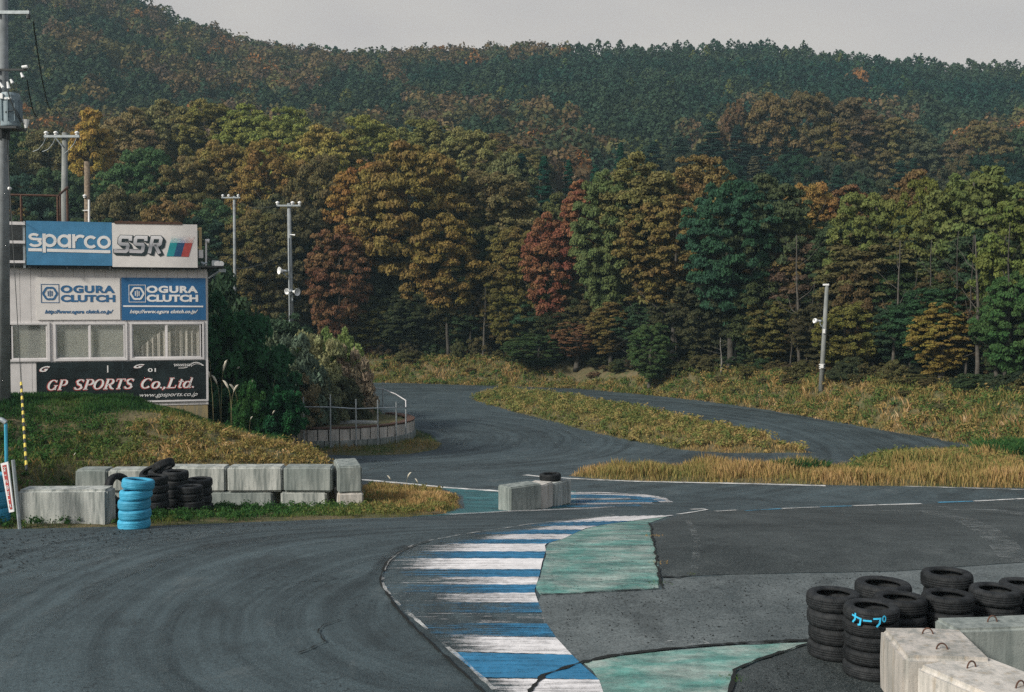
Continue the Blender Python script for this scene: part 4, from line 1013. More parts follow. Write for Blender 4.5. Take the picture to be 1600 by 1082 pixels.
# ================================================================== concrete blocks
def cblock(px, py, Wd, Dp, Hh, yaw, label, mat='conc', z=None, loops=0, name='concrete_block', xy=None, group=None, bev=.03, tilt=0.):
    """block whose front lower left corner... centre given in world xy"""
    x, y = xy if xy is not None else G(px, py)
    zz = hz(x, y) if z is None else z
    r = empty(name, (x, y, zz), yaw, label, 'concrete block', group) if loops else None
    if r is not None: r.rotation_euler = (0, tilt, yaw)
    mb = MB().box(-Wd / 2, Wd / 2, -Dp / 2, Dp / 2, 0, Hh)
    bm = bmesh.new(); me = mb.mesh(name); bm.from_mesh(me)
    bmesh.ops.bevel(bm, geom=bm.edges[:], offset=bev, segments=3, affect='EDGES')
    long_ = [f for f in bm.faces if f.calc_area() > .1]
    bmesh.ops.subdivide_edges(bm, edges=bm.edges[:], cuts=3, use_grid_fill=True)
    rr = random.Random(int(abs(x * 100) + abs(y * 10)))
    for v in bm.verts:
        n = math.sin(v.co.x * 7 + x) * math.sin(v.co.z * 9 + y) * .006; v.co += v.co.normalized() * n
    bmesh.ops.recalc_face_normals(bm, faces=bm.faces[:]); bm.to_mesh(me); bm.free()
    if r is None:
        o = link(name, me, M[mat]); o.location = (x, y, zz); o.rotation_euler = (0, tilt, yaw); return tag(o, label, 'concrete block', group)
    link('block_body', me, M[mat], r)
    for k in range(loops):
        lx = Wd * (-.5 + (k + .5) / loops) if Wd > Dp else 0; ly = 0 if Wd > Dp else Dp * (-.5 + (k + .5) / loops)
        a = [(lx + .055 * math.cos(t_), ly, Hh - .01 + .075 * math.sin(t_)) for t_ in np.linspace(-.2, math.pi + .2, 12)]
        MB().tube(a, .008, 6).build('lifting_loop', M['rust'], r)
    return r
CG = 'concrete blocks of the lower right barrier'
M['conc_warm'] = concrete_mat('cream_concrete', (.34, .32, .29), (.50, .46, .42), .6, .3)
def cornerblock(c0, ang, Wd, Dp, **k):   # far-left corner c0, ang = heading of the long side
    ux, uy = math.cos(ang), math.sin(ang); vx, vy = math.sin(ang), -math.cos(ang)
    c0 = (c0[0] + .07, c0[1])
    return (c0[0] + ux * Wd / 2 + vx * Dp / 2, c0[1] + uy * Wd / 2 + vy * Dp / 2)
c1 = cornerblock((3.90, 11.28), math.radians(-6), .86, 1.0)
cblock(0, 0, .86, 1.0, .70, math.radians(-6), 'cream coloured block at the near end of the lower right barrier', 'conc_warm', 0., 2, xy=c1, group=CG, bev=.05)
an = math.radians(22); c2 = cornerblock((3.86, 10.18), an, .86, 1.15)
cblock(0, 0, .86, 1.15, .66, an, 'grey block turned away in front of the cream coloured block', 'conc_pale', 0., 2, xy=c2, group=CG, bev=.05)
c3 = cornerblock((3.86 + math.sin(an) * 1.19, 10.18 - math.cos(an) * 1.19), an, .86, 1.15)
cblock(0, 0, .86, 1.15, .69, an, 'pale block whose top just shows in the bottom right corner', 'conc_pale', 0., 2, xy=c3, group=CG, bev=.05)
cblock(0, 0, 2.2, .45, .70, math.radians(7), 'long dark streaked block in front of the black tyre stacks', 'conc_dark', 0., 2, xy=(5.80, 11.50), group=CG, bev=.035)
cblock(0, 0, 2.2, .45, .70, math.radians(7), 'dark block continuing the barrier outside the right edge', 'conc_dark', 0., 2, xy=(8.01, 11.79), group=CG, bev=.035)
# big block, left
x, y = G(96, 823); cblock(0, 0, 1.80, .55, .78, math.radians(2), 'large single pale block beside the blue tyre stack at the left', 'conc', hz(x, y + .3) - .06, xy=(x, y + .3), bev=.05)
# block row, two courses
def wx(px, Y): return at(px, 600, Y).x
RG = 'blocks of the two-course wall below the grass mound'
YR = 28.2
upper = [(122, 171, 'upper block at the left end, behind the leaning tyre', 'conc_dark', 752), (173, 262, 'upper block mostly hidden behind the black tyre stacks', 'conc', 766), (264, 355, 'upper block above the two low black tyre stacks', 'conc', 768),
         (358, 443, 'upper block in the middle of the wall, third from its right end', 'conc', 768), (445, 520, 'upper greyish block, second from the right end of the wall', 'conc_dark', 766)]
zl = float(base(YR)) - .06
for a, b, lb, mt, yb in upper:
    x0, x1 = wx(a, YR), wx(b, YR); zt = at(400, 727.5 + (4 if a < 200 else 0), YR).z; zb = at(400, 766, YR).z
    cblock(0, 0, x1 - x0, .6, zt - zb, tr_.uniform(-.02, .02), lb, mt, zb, xy=((x0 + x1) / 2, YR), group=RG, bev=.045, tilt=tr_.uniform(-.008, .008))
lower = [(122, 215, 'lower block hidden behind the blue tyres', 'conc'), (217, 330, 'lower block behind the black tyre stacks', 'conc'), (332, 427, 'lower block with grass growing in the gap at its right', 'conc_dark'), (440, 511, 'lower pale block, second from the right end of the wall', 'conc'), ]
zt_ = at(400, 766.5, YR).z
for a, b, lb, mt in lower:
    x0, x1 = wx(a, YR), wx(b, YR); cblock(0, 0, x1 - x0, .58, zt_ - zl, tr_.uniform(-.02, .02), lb, mt, zl, xy=((x0 + x1) / 2, YR + .02), group=RG, bev=.04)
x0, x1 = wx(522, YR), wx(559, YR)
zt = at(400, 725, YR).z
cblock(0, 0, x1 - x0, 1.5, zt - zt_ - .005, math.radians(14), 'upper end block at the right end of the wall, showing two faces', 'conc_dark', zt_ + .005, xy=((x0 + x1) / 2 - .02, YR + .3), group=RG, bev=.04)
cblock(0, 0, (x1 - x0) * 1.05, 1.5, zt_ - zl, math.radians(14), 'lower end block at the right end of the wall, pale and low', 'conc_pale', zl, xy=((x0 + x1) / 2, YR + .3), group=RG, bev=.04)
# middle barrier: short row seen at an angle
mbp = GP((797, 799), (847, 796), (865, 792.5), (893, 787)); hB = [.66, .66, .66]
BG_ = 'blocks of the short barrier in the middle of the track'
for i, (lb, mt) in enumerate((('left broad block of the short barrier, its foot broken away', 'conc_dark'), ('middle narrow block of the short barrier', 'conc_pale'), ('right block of the short barrier, under the lone tyre', 'conc'))):
    a, b = Vector(mbp[i]), Vector(mbp[i + 1]); d = b - a; an_ = math.atan2(d.y, d.x); nrm = Vector((-d.y, d.x)).normalized(); c_ = (a + b) / 2 + nrm * .28
    cblock(0, 0, d.length - .015, .56, .68, an_, lb, mt, float(base(c_.y)) - .005, xy=(c_.x, c_.y), group=BG_, bev=.03)
    if i == 2: o = tyre(c_.x - .1, c_.y + .02, float(base(c_.y)) + .675 + .10, .30, .19, None, (0, .03, 0), 'single black tyre lying on the short barrier in the middle of the track')
# tyres along the left wall
LG = 'black tyres stacked against the left wall'
def gx_(px, Y): return at(px, 700, Y).x
bsx, bsy = gx_(208, 20.9), 20.9
z = float(base(bsy)) + .0
for k in range(5):
    tyre(bsx + (k > 2) * .045 * (k - 2) + tr_.uniform(-.008, .008) + (.02 if k == 1 else 0), bsy + tr_.uniform(-.01, .01), z + .197 * (k + .5), .315, .20, 'blue', (0, .03 + .04 * (k > 2) * (k - 2), 0), ('topmost' if k == 4 else ORD[k]) + ' blue painted tyre of the bright blue stack', 'blue painted tyres of the bright blue stack')
o = tyre(gx_(184, 22.2), 22.2, hz(gx_(184, 22.2), 22.2) + .68, .33, .17, None, (math.radians(78), math.radians(8), math.radians(62)), 'tall leaning black tyre squeezed between the pale block and the blue stack')
stack(gx_(188, 22.3), 22.6, 2, .32, .2, 'the hidden stack carrying the leaning tyre', LG)
def lstack(px, Y, ytop, R, W, what, n):
    x = gx_(px, Y); zt = at(px, ytop, Y).z; z0 = hz(x, Y) - .03; n2 = max(2, round((zt - z0) / W)); Wn = (zt - z0) / n2
    stack(x, Y, n2, R, Wn, what, LG, jit=.025, z0=z0)
lstack(240, 24.6, 744, .32, .19, 'the black stack right of the blue one', 5)
lstack(253, 26.2, 734, .32, .19, 'the tall black stack below the tilted tyre', 5)
lstack(273, 25.5, 735.5, .31, .2, 'the straight black stack left of the low ones', 5)
lstack(297, 25.0, 759, .30, .19, 'the low stack of worn tyres behind grass', 3)
lstack(311, 26.6, 747.5, .33, .2, 'the right-hand black stack against the wall', 4)
x = gx_(255, 26.0); tyre(x, 26.0, at(255, 729, 26).z + .02, .28, .2, None, (math.radians(-22), math.radians(-18), .4), 'tilted black tyre lying on top of the tall black stack')
x = gx_(236, 26.3); tyre(x, 26.3, at(236, 741, 26).z - .03, .3, .18, None, (math.radians(14), math.radians(-22), .4), 'tyre sloping down to the left behind the blue stack')
x = gx_(289, 26.4); tyre(x, 26.4, at(289, 752, 26.4).z - .1, .3, .19, None, (math.radians(-10), math.radians(52), .2), 'tyre leaning between the straight stack and the right-hand stack')
# blue tyres and barrier marker at the left edge
xs_, ys_ = gx_(-4, 21.2), 21.2; z = hz(xs_, ys_)
LT = 'cut off by the left edge of the photo'
for k in range(3): tyre(xs_ - .1, ys_, z + .34 * (k + .5), .31, .34, 'blue', (0, 0, 0), ('topmost' if k == 2 else ORD[k]) + ' wide blue tyre ' + LT, 'wide blue tyres at the left edge')
bp = empty('blue_pipe', at(9, 815, 21.6), 0, 'blue painted pipe standing behind the slim red and white marker board', 'pipe'); b0 = at(9, 815, 21.6)
MB().tube([at(10, 722, 21.6) - b0, at(9, 662, 21.6) - b0], .035, 8).build('blue_length', simple('blue_pipe_paint', (.05, .33, .48), .5), bp)
MB().tube([Vector((0, 0, -.3)), at(10, 722, 21.6) - b0], .033, 8).build('brown_length', M['rust'], bp)
MB().tube([at(-12, 652, 21.6) - b0, at(4, 657, 21.6) - b0, at(9.5, 661, 21.6) - b0], .05, 8).build('elbow', M['galv'], bp)
mk0 = at(17, 820, 20.7); mk = empty('marker_board', (mk0.x, mk0.y, hz(mk0.x, mk0.y)), 0, 'slim leaning red and white marker board with vertical writing beside the pale block', 'marker board')
def Km(px, py, y=0.): v = at(px, py, 20.5) - mk.location; return (v.x, v.z)
q = MB().prism([Km(1.5, 724.5), Km(13, 721.5), Km(22.5, 799.5), Km(15, 801)], -.02, .02); qm = MB().add([(a, b - .0 + (20.5 - mk0.y), c) for a, b, c in q.v], q.f); qm.build('board', M['insul'], mk)
q = MB().prism([Km(4.5, 727.5), Km(10.5, 726), Km(20, 795.5), Km(16.5, 796)], -.026, -.0205); MB().add([(a, b + (20.5 - mk0.y), c) for a, b, c in q.v], q.f).build('red_panel', M['ink_red'], mk)
V_ = MB(); rs = random.Random(4)
for k in range(7):
    v0 = (k + .25) / 7; cx_ = 7.8 + 9.8 * v0; cy_ = 728 + 67 * v0
    kinds = [[(-2, 0, 2, 0), (-1.6, 3, 1.6, 3), (0, -1, 0, 5), (-2, 5.5, 2, 5.5)], [(-1.8, 2.5, 1.8, 2.5)], [(-1, 0, -1.8, 5), (.8, 0, 1.8, 5)], [(-1.8, 0, 1.8, 0), (-1.8, 0, -1.8, 5), (1.8, 0, 1.8, 5), (-1.8, 5, 1.8, 5), (-1.8, 2.5, 1.8, 2.5)]]
    for (x0, y0, x1, y1) in kinds[[0, 1, 2, 3, 0, 1, 2][k]]:
        a, f = ribbon2([Km(cx_ + x0 * .9, cy_ + y0), Km(cx_ + x1 * .9, cy_ + y1)], .012, -.031, -.027); V_.add([(p[0], p[1] + 20.5 - mk0.y, p[2]) for p in a], f)
V_.build('lettering', M['insul'], mk)
a = Km(7, 722); b = Km(22, 822)
MB().tube([(a[0] + .05, .05, a[1]), (b[0], .05, -.05)], .035, 6).build('stake', M['galv'], mk)

# ================================================================== round retaining wall and pipe fence
wz = float(base(46)) - .06
rw = empty('retaining_wall', (WC[0], WC[1], wz), 0, 'low round retaining wall of weathered concrete slabs in two courses around the soil island', 'retaining wall')
def arcwall(mb, r0, r1, z0, z1, a0, a1, n):
    V = []; 
    for i in range(n + 1):
        a = a0 + (a1 - a0) * i / n; c, s = math.cos(a), math.sin(a)
        V += [(r0 * c, r0 * s, z0), (r1 * c, r1 * s, z0), (r1 * c, r1 * s, z1), (r0 * c, r0 * s, z1)]
    Fq = []
    for i in range(n):
        for k in range(4): Fq.append((4 * i + k, 4 * i + (k + 1) % 4, 4 * i + 4 + (k + 1) % 4, 4 * i + 4 + k))
    Fq += [(0, 3, 2, 1), (4 * n, 4 * n + 1, 4 * n + 2, 4 * n + 3)]; mb.add(V, Fq)
mb = MB(); a = -2.75
while a < .75: arcwall(mb, WR - .16, WR + .12, -.05, .42, a + .004, a + .156, 3); a += .16
mb.build('lower_course', M['conc_dark'], rw)
mb = MB(); a = -2.75; rs = random.Random(9)
while a < .9: arcwall(mb, WR - .13 - rs.uniform(0, .02), WR + .05 + rs.uniform(-.01, .015), .425, .92 + rs.uniform(-.02, .03), a + .008, a + .115, 2); a += .12
mb.build('upper_course', M['conc_pale'], rw)
mb = MB(); arcwall(mb, WR - .35, WR + .07, .95, 1.0, -2.75, .9, 60); mb.build('rusty_coping', M['rust'], rw)
pf = empty('pipe_fence', (WC[0], WC[1], wz), 0, 'thin grey pipe fence with one rail around the round retaining wall', 'fence')
rail = []
for px, ang in ((474, None), (516, None), (556, None), (590, None), (619, None), (634, None)):
    d = ray(px, 600); # intersect circle of radius WR+.17
    A_ = d.x ** 2 + 1; B_ = -2 * (d.x * WC[0] + WC[1]); C_ = WC[0] ** 2 + WC[1] ** 2 - (WR + .2) ** 2; disc = B_ * B_ - 4 * A_ * C_
    Y = (-B_ - math.sqrt(max(disc, 0))) / (2 * A_) if disc > 0 else -B_ / 2 / A_
    x = d.x * Y - WC[0]; y = Y - WC[1]; top_z = at(px, {474: 621, 516: 617, 556: 624, 590: 625, 619: 628, 634: 640}[px], Y).z - wz
    MB().tube([(x, y, .1), (x, y, top_z)], .032, 8).build('post', M['galv'], pf)
    rail.append((x, y, at(px, {474: 636, 516: 636.5, 556: 639, 590: 638, 619: 637, 634: 637}[px], Y).z - wz))
rail.insert(0, tuple(v - Vector((WC[0], WC[1], wz))[i] for i, v in enumerate(at(438, 636, 47.5))))
MB().tube(rail, .025, 8).build('rail', M['galv'], pf)
bk = [(rail[-1])] + [tuple(at(px, py, Y) - Vector((WC[0], WC[1], wz))) for px, py, Y in ((634, 626, 49.6), (618, 616, 51.5), (600, 609, 53), (588, 607, 54))]
MB().tube(bk, .025, 8).build('rail', M['white'], pf)
q = at(598, 597, 53.2) - Vector((WC[0], WC[1], wz)); MB().tube([(q.x, q.y, .9), tuple(q)], .03, 8).build('post', M['galv'], pf)
q = at(548, 660, 48.2); lg = MB().tube([at(505, 664, 48.4) - q, at(552, 661, 48.1) - q, at(590, 662, 48.4) - q], .13, 10).build('fallen_log', M['pole_old']); lg.location = q
tag(lg, 'grey pipe-like log lying on the soil island behind the fence posts', 'log')

# ================================================================== vegetation
def leafquads(Pn, N, size, rng, asp=.6):
    n = len(Pn); R_ = rng.normal(size=(n, 3)); T = np.cross(N, R_); T /= np.linalg.norm(T, axis=1)[:, None] + 1e-9
    B = np.cross(N, T); s = (size * rng.uniform(.7, 1.3, n))[:, None] if np.isscalar(size) else (size * rng.uniform(.7, 1.3, n))[:, None]
    V = np.stack([Pn + T * s, Pn + B * s * asp, Pn - T * s, Pn - B * s * asp], 1).reshape(-1, 3)
    return V
def cloud(C, Rd, cnt, size, rng, flat=.6, nz=.55):
    """leaf quads on shells of clumps; C (k,3), Rd (k,), cnt leaves per unit radius squared"""
    k = len(C); n_i = np.maximum(6, (cnt * Rd ** 2).astype(int)); idx = np.repeat(np.arange(k), n_i); n = len(idx)
    D = rng.normal(size=(n, 3)); D /= np.linalg.norm(D, axis=1)[:, None]
    D[:, 2] = np.where((D[:, 2] < -.25), -D[:, 2] * rng.uniform(0, 1, n), D[:, 2])
    rr = Rd[idx] * rng.uniform(.55, 1.05, n) ** .7
    P_ = C[idx] + D * rr[:, None] * np.array([1, 1, flat])
    N = D * np.array([1, 1, 1.3]) + rng.normal(size=(n, 3)) * nz; N /= np.linalg.norm(N, axis=1)[:, None]
    V = leafquads(P_, N, size, rng)
    t1 = rng.uniform(0, 1, k)[idx] * .4 + rng.uniform(0, 1, n) * .6; t2 = rng.uniform(0, 1, k)[idx] * .75 + rng.uniform(0, 1, n) * .25
    return V, np.repeat(t1, 4), np.repeat(t2, 4)
def quadmesh(name, V, t1, t2, mat):
    F_ = np.arange(len(V)).reshape(-1, 4); me = np_mesh(name, V, F_, {'tint': t1, 'tint2': t2}); me.materials.append(mat); return me
def broad_centres(rng, Wd, H_, k, low=.0, layered=.3):
    """clump centres filling an uneven rounded crown, base at z = 0, top at H_"""
    lobes = rng.normal(size=(9, 3)); lobes /= np.linalg.norm(lobes, axis=1)[:, None]; amp = rng.uniform(-.22, .28, 9)
    C = []; R_ = []
    while len(C) < k:
        d = rng.normal(size=3); d /= np.linalg.norm(d)
        e = 1 + sum(a * max(0, float(d @ l)) ** 3 for a, l in zip(amp, lobes)); rad = rng.uniform(.35, 1.0) ** .45 * e
        z = d[2] * rad * .5 + .5; wz_ = 1 - .35 * max(0, .45 - z) / .45
        p = np.array([d[0] * rad * Wd / 2 * wz_, d[1] * rad * Wd / 2 * wz_, z * H_])
        if layered and z < .6: p[2] = p[2] * (1 - layered) + round(p[2] / 1.1) * 1.1 * layered
        C.append(p); R_.append(rng.uniform(.26, .62))
    return np.array(C), np.array(R_)
CROWN = []
for s in range(8):
    rng = np.random.default_rng(100 + s); Wd, H_ = [(7.5, 9), (8.5, 10), (6.5, 10.5), (9, 9), (7, 8), (8, 11), (6, 9), (9.5, 11)][s]
    C, R_ = broad_centres(rng, Wd, H_, int(Wd * H_ * 5.2), layered=.1 + .2 * (s % 2))
    C[:, :2] *= (Wd / 2 - .5) / np.percentile(np.hypot(C[:, 0], C[:, 1]), 93); C[:, 2] = (C[:, 2] - C[:, 2].min()) / (C[:, 2].max() - C[:, 2].min()) * (H_ - 1) + .5
    CROWN.append((quadmesh('crown', *cloud(C, R_, 620, .115, rng, .6 + .12 * (s % 3), .7), M['leaf']), Wd, H_))
CONI = []
for s in range(3):
    rng = np.random.default_rng(200 + s); Wd, H_ = [(5, 12), (6, 13), (4.5, 11)][s]; C = []; R_ = []
    for k in range(190):
        z = rng.uniform(0, 1); r = (1 - z) ** .8 * Wd / 2 * rng.uniform(.35, 1.); a = rng.uniform(0, 6.28); C.append((r * math.cos(a), r * math.sin(a), z * H_ - r * .25)); R_.append(.28 + .5 * (1 - z))
    CONI.append((quadmesh('crown', *cloud(np.array(C), np.array(R_), 900, .10, rng, .35), M['leaf']), Wd, H_))
def trunk_mesh(seed, H_, r, mat, limbs=5, start=.35, name='trunk'):
    rs = random.Random(seed); mb = MB(); p = Vector((0, 0, -.5)); path = [p.copy()]; dx, dy = rs.uniform(-.05, .05), rs.uniform(-.05, .05)
    n = 9
    for k in range(n):
        p = p + Vector((dx + rs.uniform(-.09, .09), dy + rs.uniform(-.06, .06), (H_ + .5) / n)); path.append(p.copy())
    mb.tube(path, [r * (1.25 if k == 0 else 1 - .80 * k / n) for k in range(n + 1)], 9)
    for k in range(limbs):
        i = min(n - 1, int(n * (start + (1 - start) * k / limbs))); q = path[i].copy(); a = rs.uniform(0, 6.28); L = rs.uniform(.16, .30) * H_; pts = [q.copy()]
        for j in range(5):
            q = q + Vector((math.cos(a) * L / 5 * .75, math.sin(a) * L / 5 * .75, L / 5 * (.55 + .12 * j))) + Vector((rs.uniform(-.1, .1), rs.uniform(-.1, .1), 0)); pts.append(q.copy())
        rr = r * (1 - .8 * i / n) * .55; mb.tube(pts, [rr * (1 - .16 * j) for j in range(6)], 6)
    me = mb.mesh(name, True); me.materials.append(mat); return me
TRK = [trunk_mesh(10 + k, 12, [.16, .2, .13, .24, .18][k], M['bark'] if k % 3 else M['bark_pale'], 7) for k in range(5)]
_ct = [0]
NEAR_TREES = []
def tree(x, y, H_, Wd, col, label, group=None, kind='broad', bottom=.3, v=None, two=None, name=None, rz=None, trunk=True, zoff=0.):
    """H_ total height, crown from bottom*H_ to the top"""
    if col[1] < .6 * col[0] and col[0] > .1 and 'red' in label: pass
    else: col = (col[0] * .98, col[1] * 1.02, col[2] * 1.05)
    i = _ct[0]; _ct[0] += 1; rs = random.Random(i * 7 + 1); z = hz(x, y) + zoff
    nm = name or ('conifer' if kind == 'coni' else 'broadleaf_tree')
    r = empty(nm, (x, y, z), rs.uniform(0, 6.28) if rz is None else rz, label, 'tree', group)
    me, w0, h0 = (CONI[i % 3] if v is None else CONI[v]) if kind == 'coni' else (CROWN[i % 8] if v is None else CROWN[v])
    hc = H_ * (1 - bottom) * (1.0 if kind == 'broad' else 1.)
    col = tuple(v * 1.12 for v in col)
    c = bpy.data.objects.new('crown', me); COL.objects.link(c); c.parent = r; c.location = (0, 0, H_ * bottom); c.scale = (Wd / w0, Wd / w0, hc / h0)
    c.color = (*[max(.001, ch * rs.uniform(.88, 1.12)) for ch in col], 1)
    if trunk:
        t_ = bpy.data.objects.new('trunk', TRK[i % 5]); COL.objects.link(t_); t_.parent = r; t_.scale = (.9 + H_ / 40, .9 + H_ / 40, H_ * .9 / 12); t_.rotation_euler = (0, 0, rs.uniform(0, 6))
    return r
OLIVE = (.11, .10, .032); YEL = (.22, .165, .035); ORG = (.175, .112, .036); BRN = (.145, .09, .03); GRN = (.040, .080, .036); DGRN = (.018, .044, .027); RED = (.185, .070, .038); GOLD = (.16, .118, .03); PINK = (.20, .105, .06); BRED = (.15, .07, .035); YG = (.125, .115, .032); BGRN = (.032, .068, .033)
def ptree(pxc, ytop, wpx, D, col, label, bottom=.3, **k):
    if D < 100 and 820 < pxc < 1560: D += 3.2 + (3.5 if pxc < 980 else 0)
    if 540 < pxc <= 820 and D < 92: D += 5.5
    x = at(pxc, 500, D).x; z = hz(x, D); H_ = at(pxc, ytop, D).z - z; return tree(x, D, H_, wpx * 1.3 * D / F_PX, col, label, bottom=bottom, **k)
# --- named individuals of the front edge of the wood (photo columns, tops and widths)
ptree(648, 212, 165, 88, ORG, 'big orange tree, the tallest round crown of the wood left of centre', .2, v=3)
ptree(572, 240, 110, 90, (.22, .12, .028), 'orange-brown tree hugging the left side of the big orange tree', .2, v=0)
ptree(700, 330, 100, 84, (.20, .10, .03), 'low brown-orange tree in front and right of the big orange tree', .25, v=4)
ptree(770, 265, 120, 90, (.15, .115, .04), 'brownish olive tree with a yellowish top, between the orange and the red trees', .25, v=5)
ptree(800, 350, 90, 84, BRN, 'dull brown tree standing in the shade left of the red tree', .3)
ptree(905, 278, 66, 79, RED, 'upper crown of the red maple, right of the dark cedars', .45, v=6)
ptree(862, 330, 78, 79.5, RED, 'red maple, the only fully red tree at the front of the wood', .16, v=2)
ptree(955, 262, 100, 76, (.115, .125, .045), 'pale olive tree touching the right side of the red maple', .22, v=5)
ptree(1005, 236, 120, 79, (.145, .135, .04), 'tall olive tree with a pointed crown, right of the red maple', .25, v=2)
ptree(1085, 240, 130, 82, ORG, 'golden orange crown showing behind the olive trees in the centre right', .3, v=7)
ptree(1050, 300, 130, 75, GOLD, 'gold-yellow tree in front of the golden orange crown', .3, v=3)
ptree(1140, 275, 120, 70, BGRN, 'deep green tree left of the lighter green one, right of the gold tree', .2, v=1)
ptree(1200, 265, 130, 71, (.065, .088, .032), 'round mid-green tree with an even dome, above the grey pole', .25, v=3)
ptree(1262, 283, 80, 78, (.24, .12, .035), 'orange crown peeping out right of the round green dome', .3)
ptree(1320, 285, 90, 80, BRED, 'red-brown crown behind the gap above the single-horn pole', .35)
ptree(1245, 370, 110, 69, (.095, .068, .038), 'dull brown tree above the gap left of the single-horn pole', .35, v=4)
ptree(1365, 295, 110, 64, (.115, .125, .038), 'olive tree directly right of the single-horn pole', .15, v=1)
ptree(1425, 260, 80, 74, BRED, 'narrow red-brown tree top behind the olive trees at the right', .35, v=6)
ptree(1450, 275, 120, 63, (.13, .125, .03), 'olive-yellow tree, second from the single-horn pole to the right', .15, v=7)
ptree(1525, 252, 160, 60, YG, 'broad yellow-olive tree, highest crown at the right side', .18, v=3)
ptree(1600, 300, 120, 55, (.13, .12, .03), 'yellow-green tree at the right edge of the photo', .15, v=0)
ptree(1580, 420, 90, 53.5, (.05, .085, .03), 'dark green leafy tree low at the right edge', .1, v=4)
ptree(1690, 260, 160, 56, OLIVE, 'olive tree just outside the right edge of the photo', .2)
ptree(1470, 470, 75, 54.5, (.17, .13, .028), 'small bright yellow tree on the bank at the right', .1, v=6)
ptree(1330, 470, 90, 60.5, (.12, .105, .028), 'small yellow tree right beside the single-horn pole', .02, v=4)
ptree(1015, 500, 60, 73, (.055, .095, .03), 'small green tree among the slim trunks below the gold tree', .1, v=0)
ptree(955, 470, 60, 75, (.13, .10, .03), 'small yellowish tree among the slim trunks right of the red maple', .2, v=6)
ptree(840, 520, 90, 78, (.045, .065, .025), 'spreading dark green understory tree below the red maple', .1, v=3)
ptree(900, 500, 60, 77, BRED, 'small dark red tree below the red maple', .2, v=0)
# --- left mass, rising up the slope
LEFT = [(30, 190, 90, 126, (.06, .085, .035), 'greenish tree on the slope behind the transformer pole', 3), (75, 196, 90, 122, (.10, .10, .035), 'dull olive tree between the transformer pole and the bright orange tree', 4),
        (146, 165, 62, 118, (.30, .14, .03), 'bright orange tree above the rotten timber post, the most vivid on the slope', 6), (210, 165, 95, 128, (.19, .115, .05), 'pinkish brown tree right of the bright orange tree', 7),
        (268, 152, 105, 132, (.15, .135, .045), 'olive-brown tree highest on the slope above the roof sign', 3), (330, 158, 90, 130, YG, 'yellow-olive tree beside the highest olive-brown tree of the slope', 5),
        (395, 160, 90, 128, (.16, .15, .035), 'yellow-green feathery tree on the slope above the thin distant pole', 2), (450, 165, 90, 125, (.175, .155, .035), 'yellow-green tree on the slope above the loudspeaker pole', 7),
        (510, 190, 110, 118, (.185, .145, .035), 'ochre tree on the slope left above the big orange tree', 3), (585, 182, 110, 122, (.155, .145, .035), 'yellow-green tree behind the top of the big orange tree', 1),
        (665, 186, 120, 124, (.14, .135, .04), 'olive tree behind the right shoulder of the big orange tree', 7), (735, 200, 90, 120, (.16, .13, .04), 'ochre tree right of and behind the big orange tree', 5),
        (800, 235, 90, 112, (.12, .11, .04), 'brown-olive tree on the skyline left of the dark cedars', 4),
        (225, 225, 110, 108, (.06, .09, .035), 'dark green tree halfway down the slope above the roof sign', 1), (300, 235, 110, 106, (.125, .09, .035), 'brown tree halfway down the slope left of the thin pole', 3),
        (355, 220, 90, 110, (.19, .115, .03), 'orange-brown tree halfway down the slope above the thin pole', 5), (430, 215, 110, 106, (.16, .115, .03), 'ochre-brown tree halfway down the slope between the two wire poles', 7),
        (500, 235, 90, 100, (.10, .085, .035), 'dark brown-green tree between the loudspeaker pole and the big orange tree', 1), (190, 285, 90, 98, (.10, .075, .04), 'shaded brown tree right behind the roof signs', 4),
        (265, 300, 90, 96, (.13, .085, .035), 'brown tree directly above the white roof sign', 0), (330, 310, 90, 97, (.055, .075, .03), 'dark green tree right of the roof signs, behind the thin pole', 2),
        (395, 320, 90, 95, (.11, .08, .03), 'dull ochre tree between the thin pole and the loudspeaker pole', 3), (465, 320, 90, 94, (.075, .06, .03), 'dark brown tree right behind the loudspeaker pole', 5),
        (530, 350, 80, 91, (.11, .05, .03), 'dark reddish tree in shade right of the loudspeaker pole', 0), (110, 260, 90, 104, (.045, .07, .035), 'dark green tree behind the leaning pole', 1), (50, 270, 90, 102, (.035, .065, .04), 'dark green tree behind the rust-red railing', 7),
        (-30, 200, 100, 116, (.07, .085, .035), 'dull green tree outside the left edge of the photo', 3)]
for a in LEFT: ptree(a[0], a[1], a[2] * 1.05, a[3], tuple(v * 1.25 for v in a[4]), a[5], .12, v=a[6])
for i, (px, yt, w_, D, lb) in enumerate(((815, 240, 62, 112, 'leftmost dark cedar in the dip of the skyline between the orange and olive trees'), (850, 246, 58, 110, 'dark cedar in the dip, second from the left'), (888, 252, 60, 112, 'dark cedar in the dip right above the red maple'), (930, 258, 50, 108, 'rightmost dark cedar of the dip, partly behind the olive crown'), (968, 226, 46, 120, 'solitary pointed cedar rising behind the tall olive tree'))):
    ptree(px, yt, w_, D, (.012, .048, .028), lb, .05, kind='coni')
UG = 'low understory trees along the front of the wood'
rs = random.Random(44)
for k in range(80):
    px = 560 + k * 20.5 + rs.uniform(-9, 9) if k < 52 else 555 + (k - 52) * 14.5 + rs.uniform(-7, 7); D = float(np.interp(px, [540, 700, 900, 1100, 1300, 1600], [93.5, 91.5, 87, 77, 67.5, 54])) + rs.uniform(-.5, 3); x = at(px, 500, D).x
    tree(x, D, rs.uniform(4.5, 8), rs.uniform(3.5, 6), rs.choice([(.04, .055, .022), (.06, .06, .025), (.09, .06, .025), (.035, .06, .028), (.11, .09, .025), (.05, .05, .022)]), 'low dark leafy tree in the understory at the front of the wood', UG, bottom=.08)
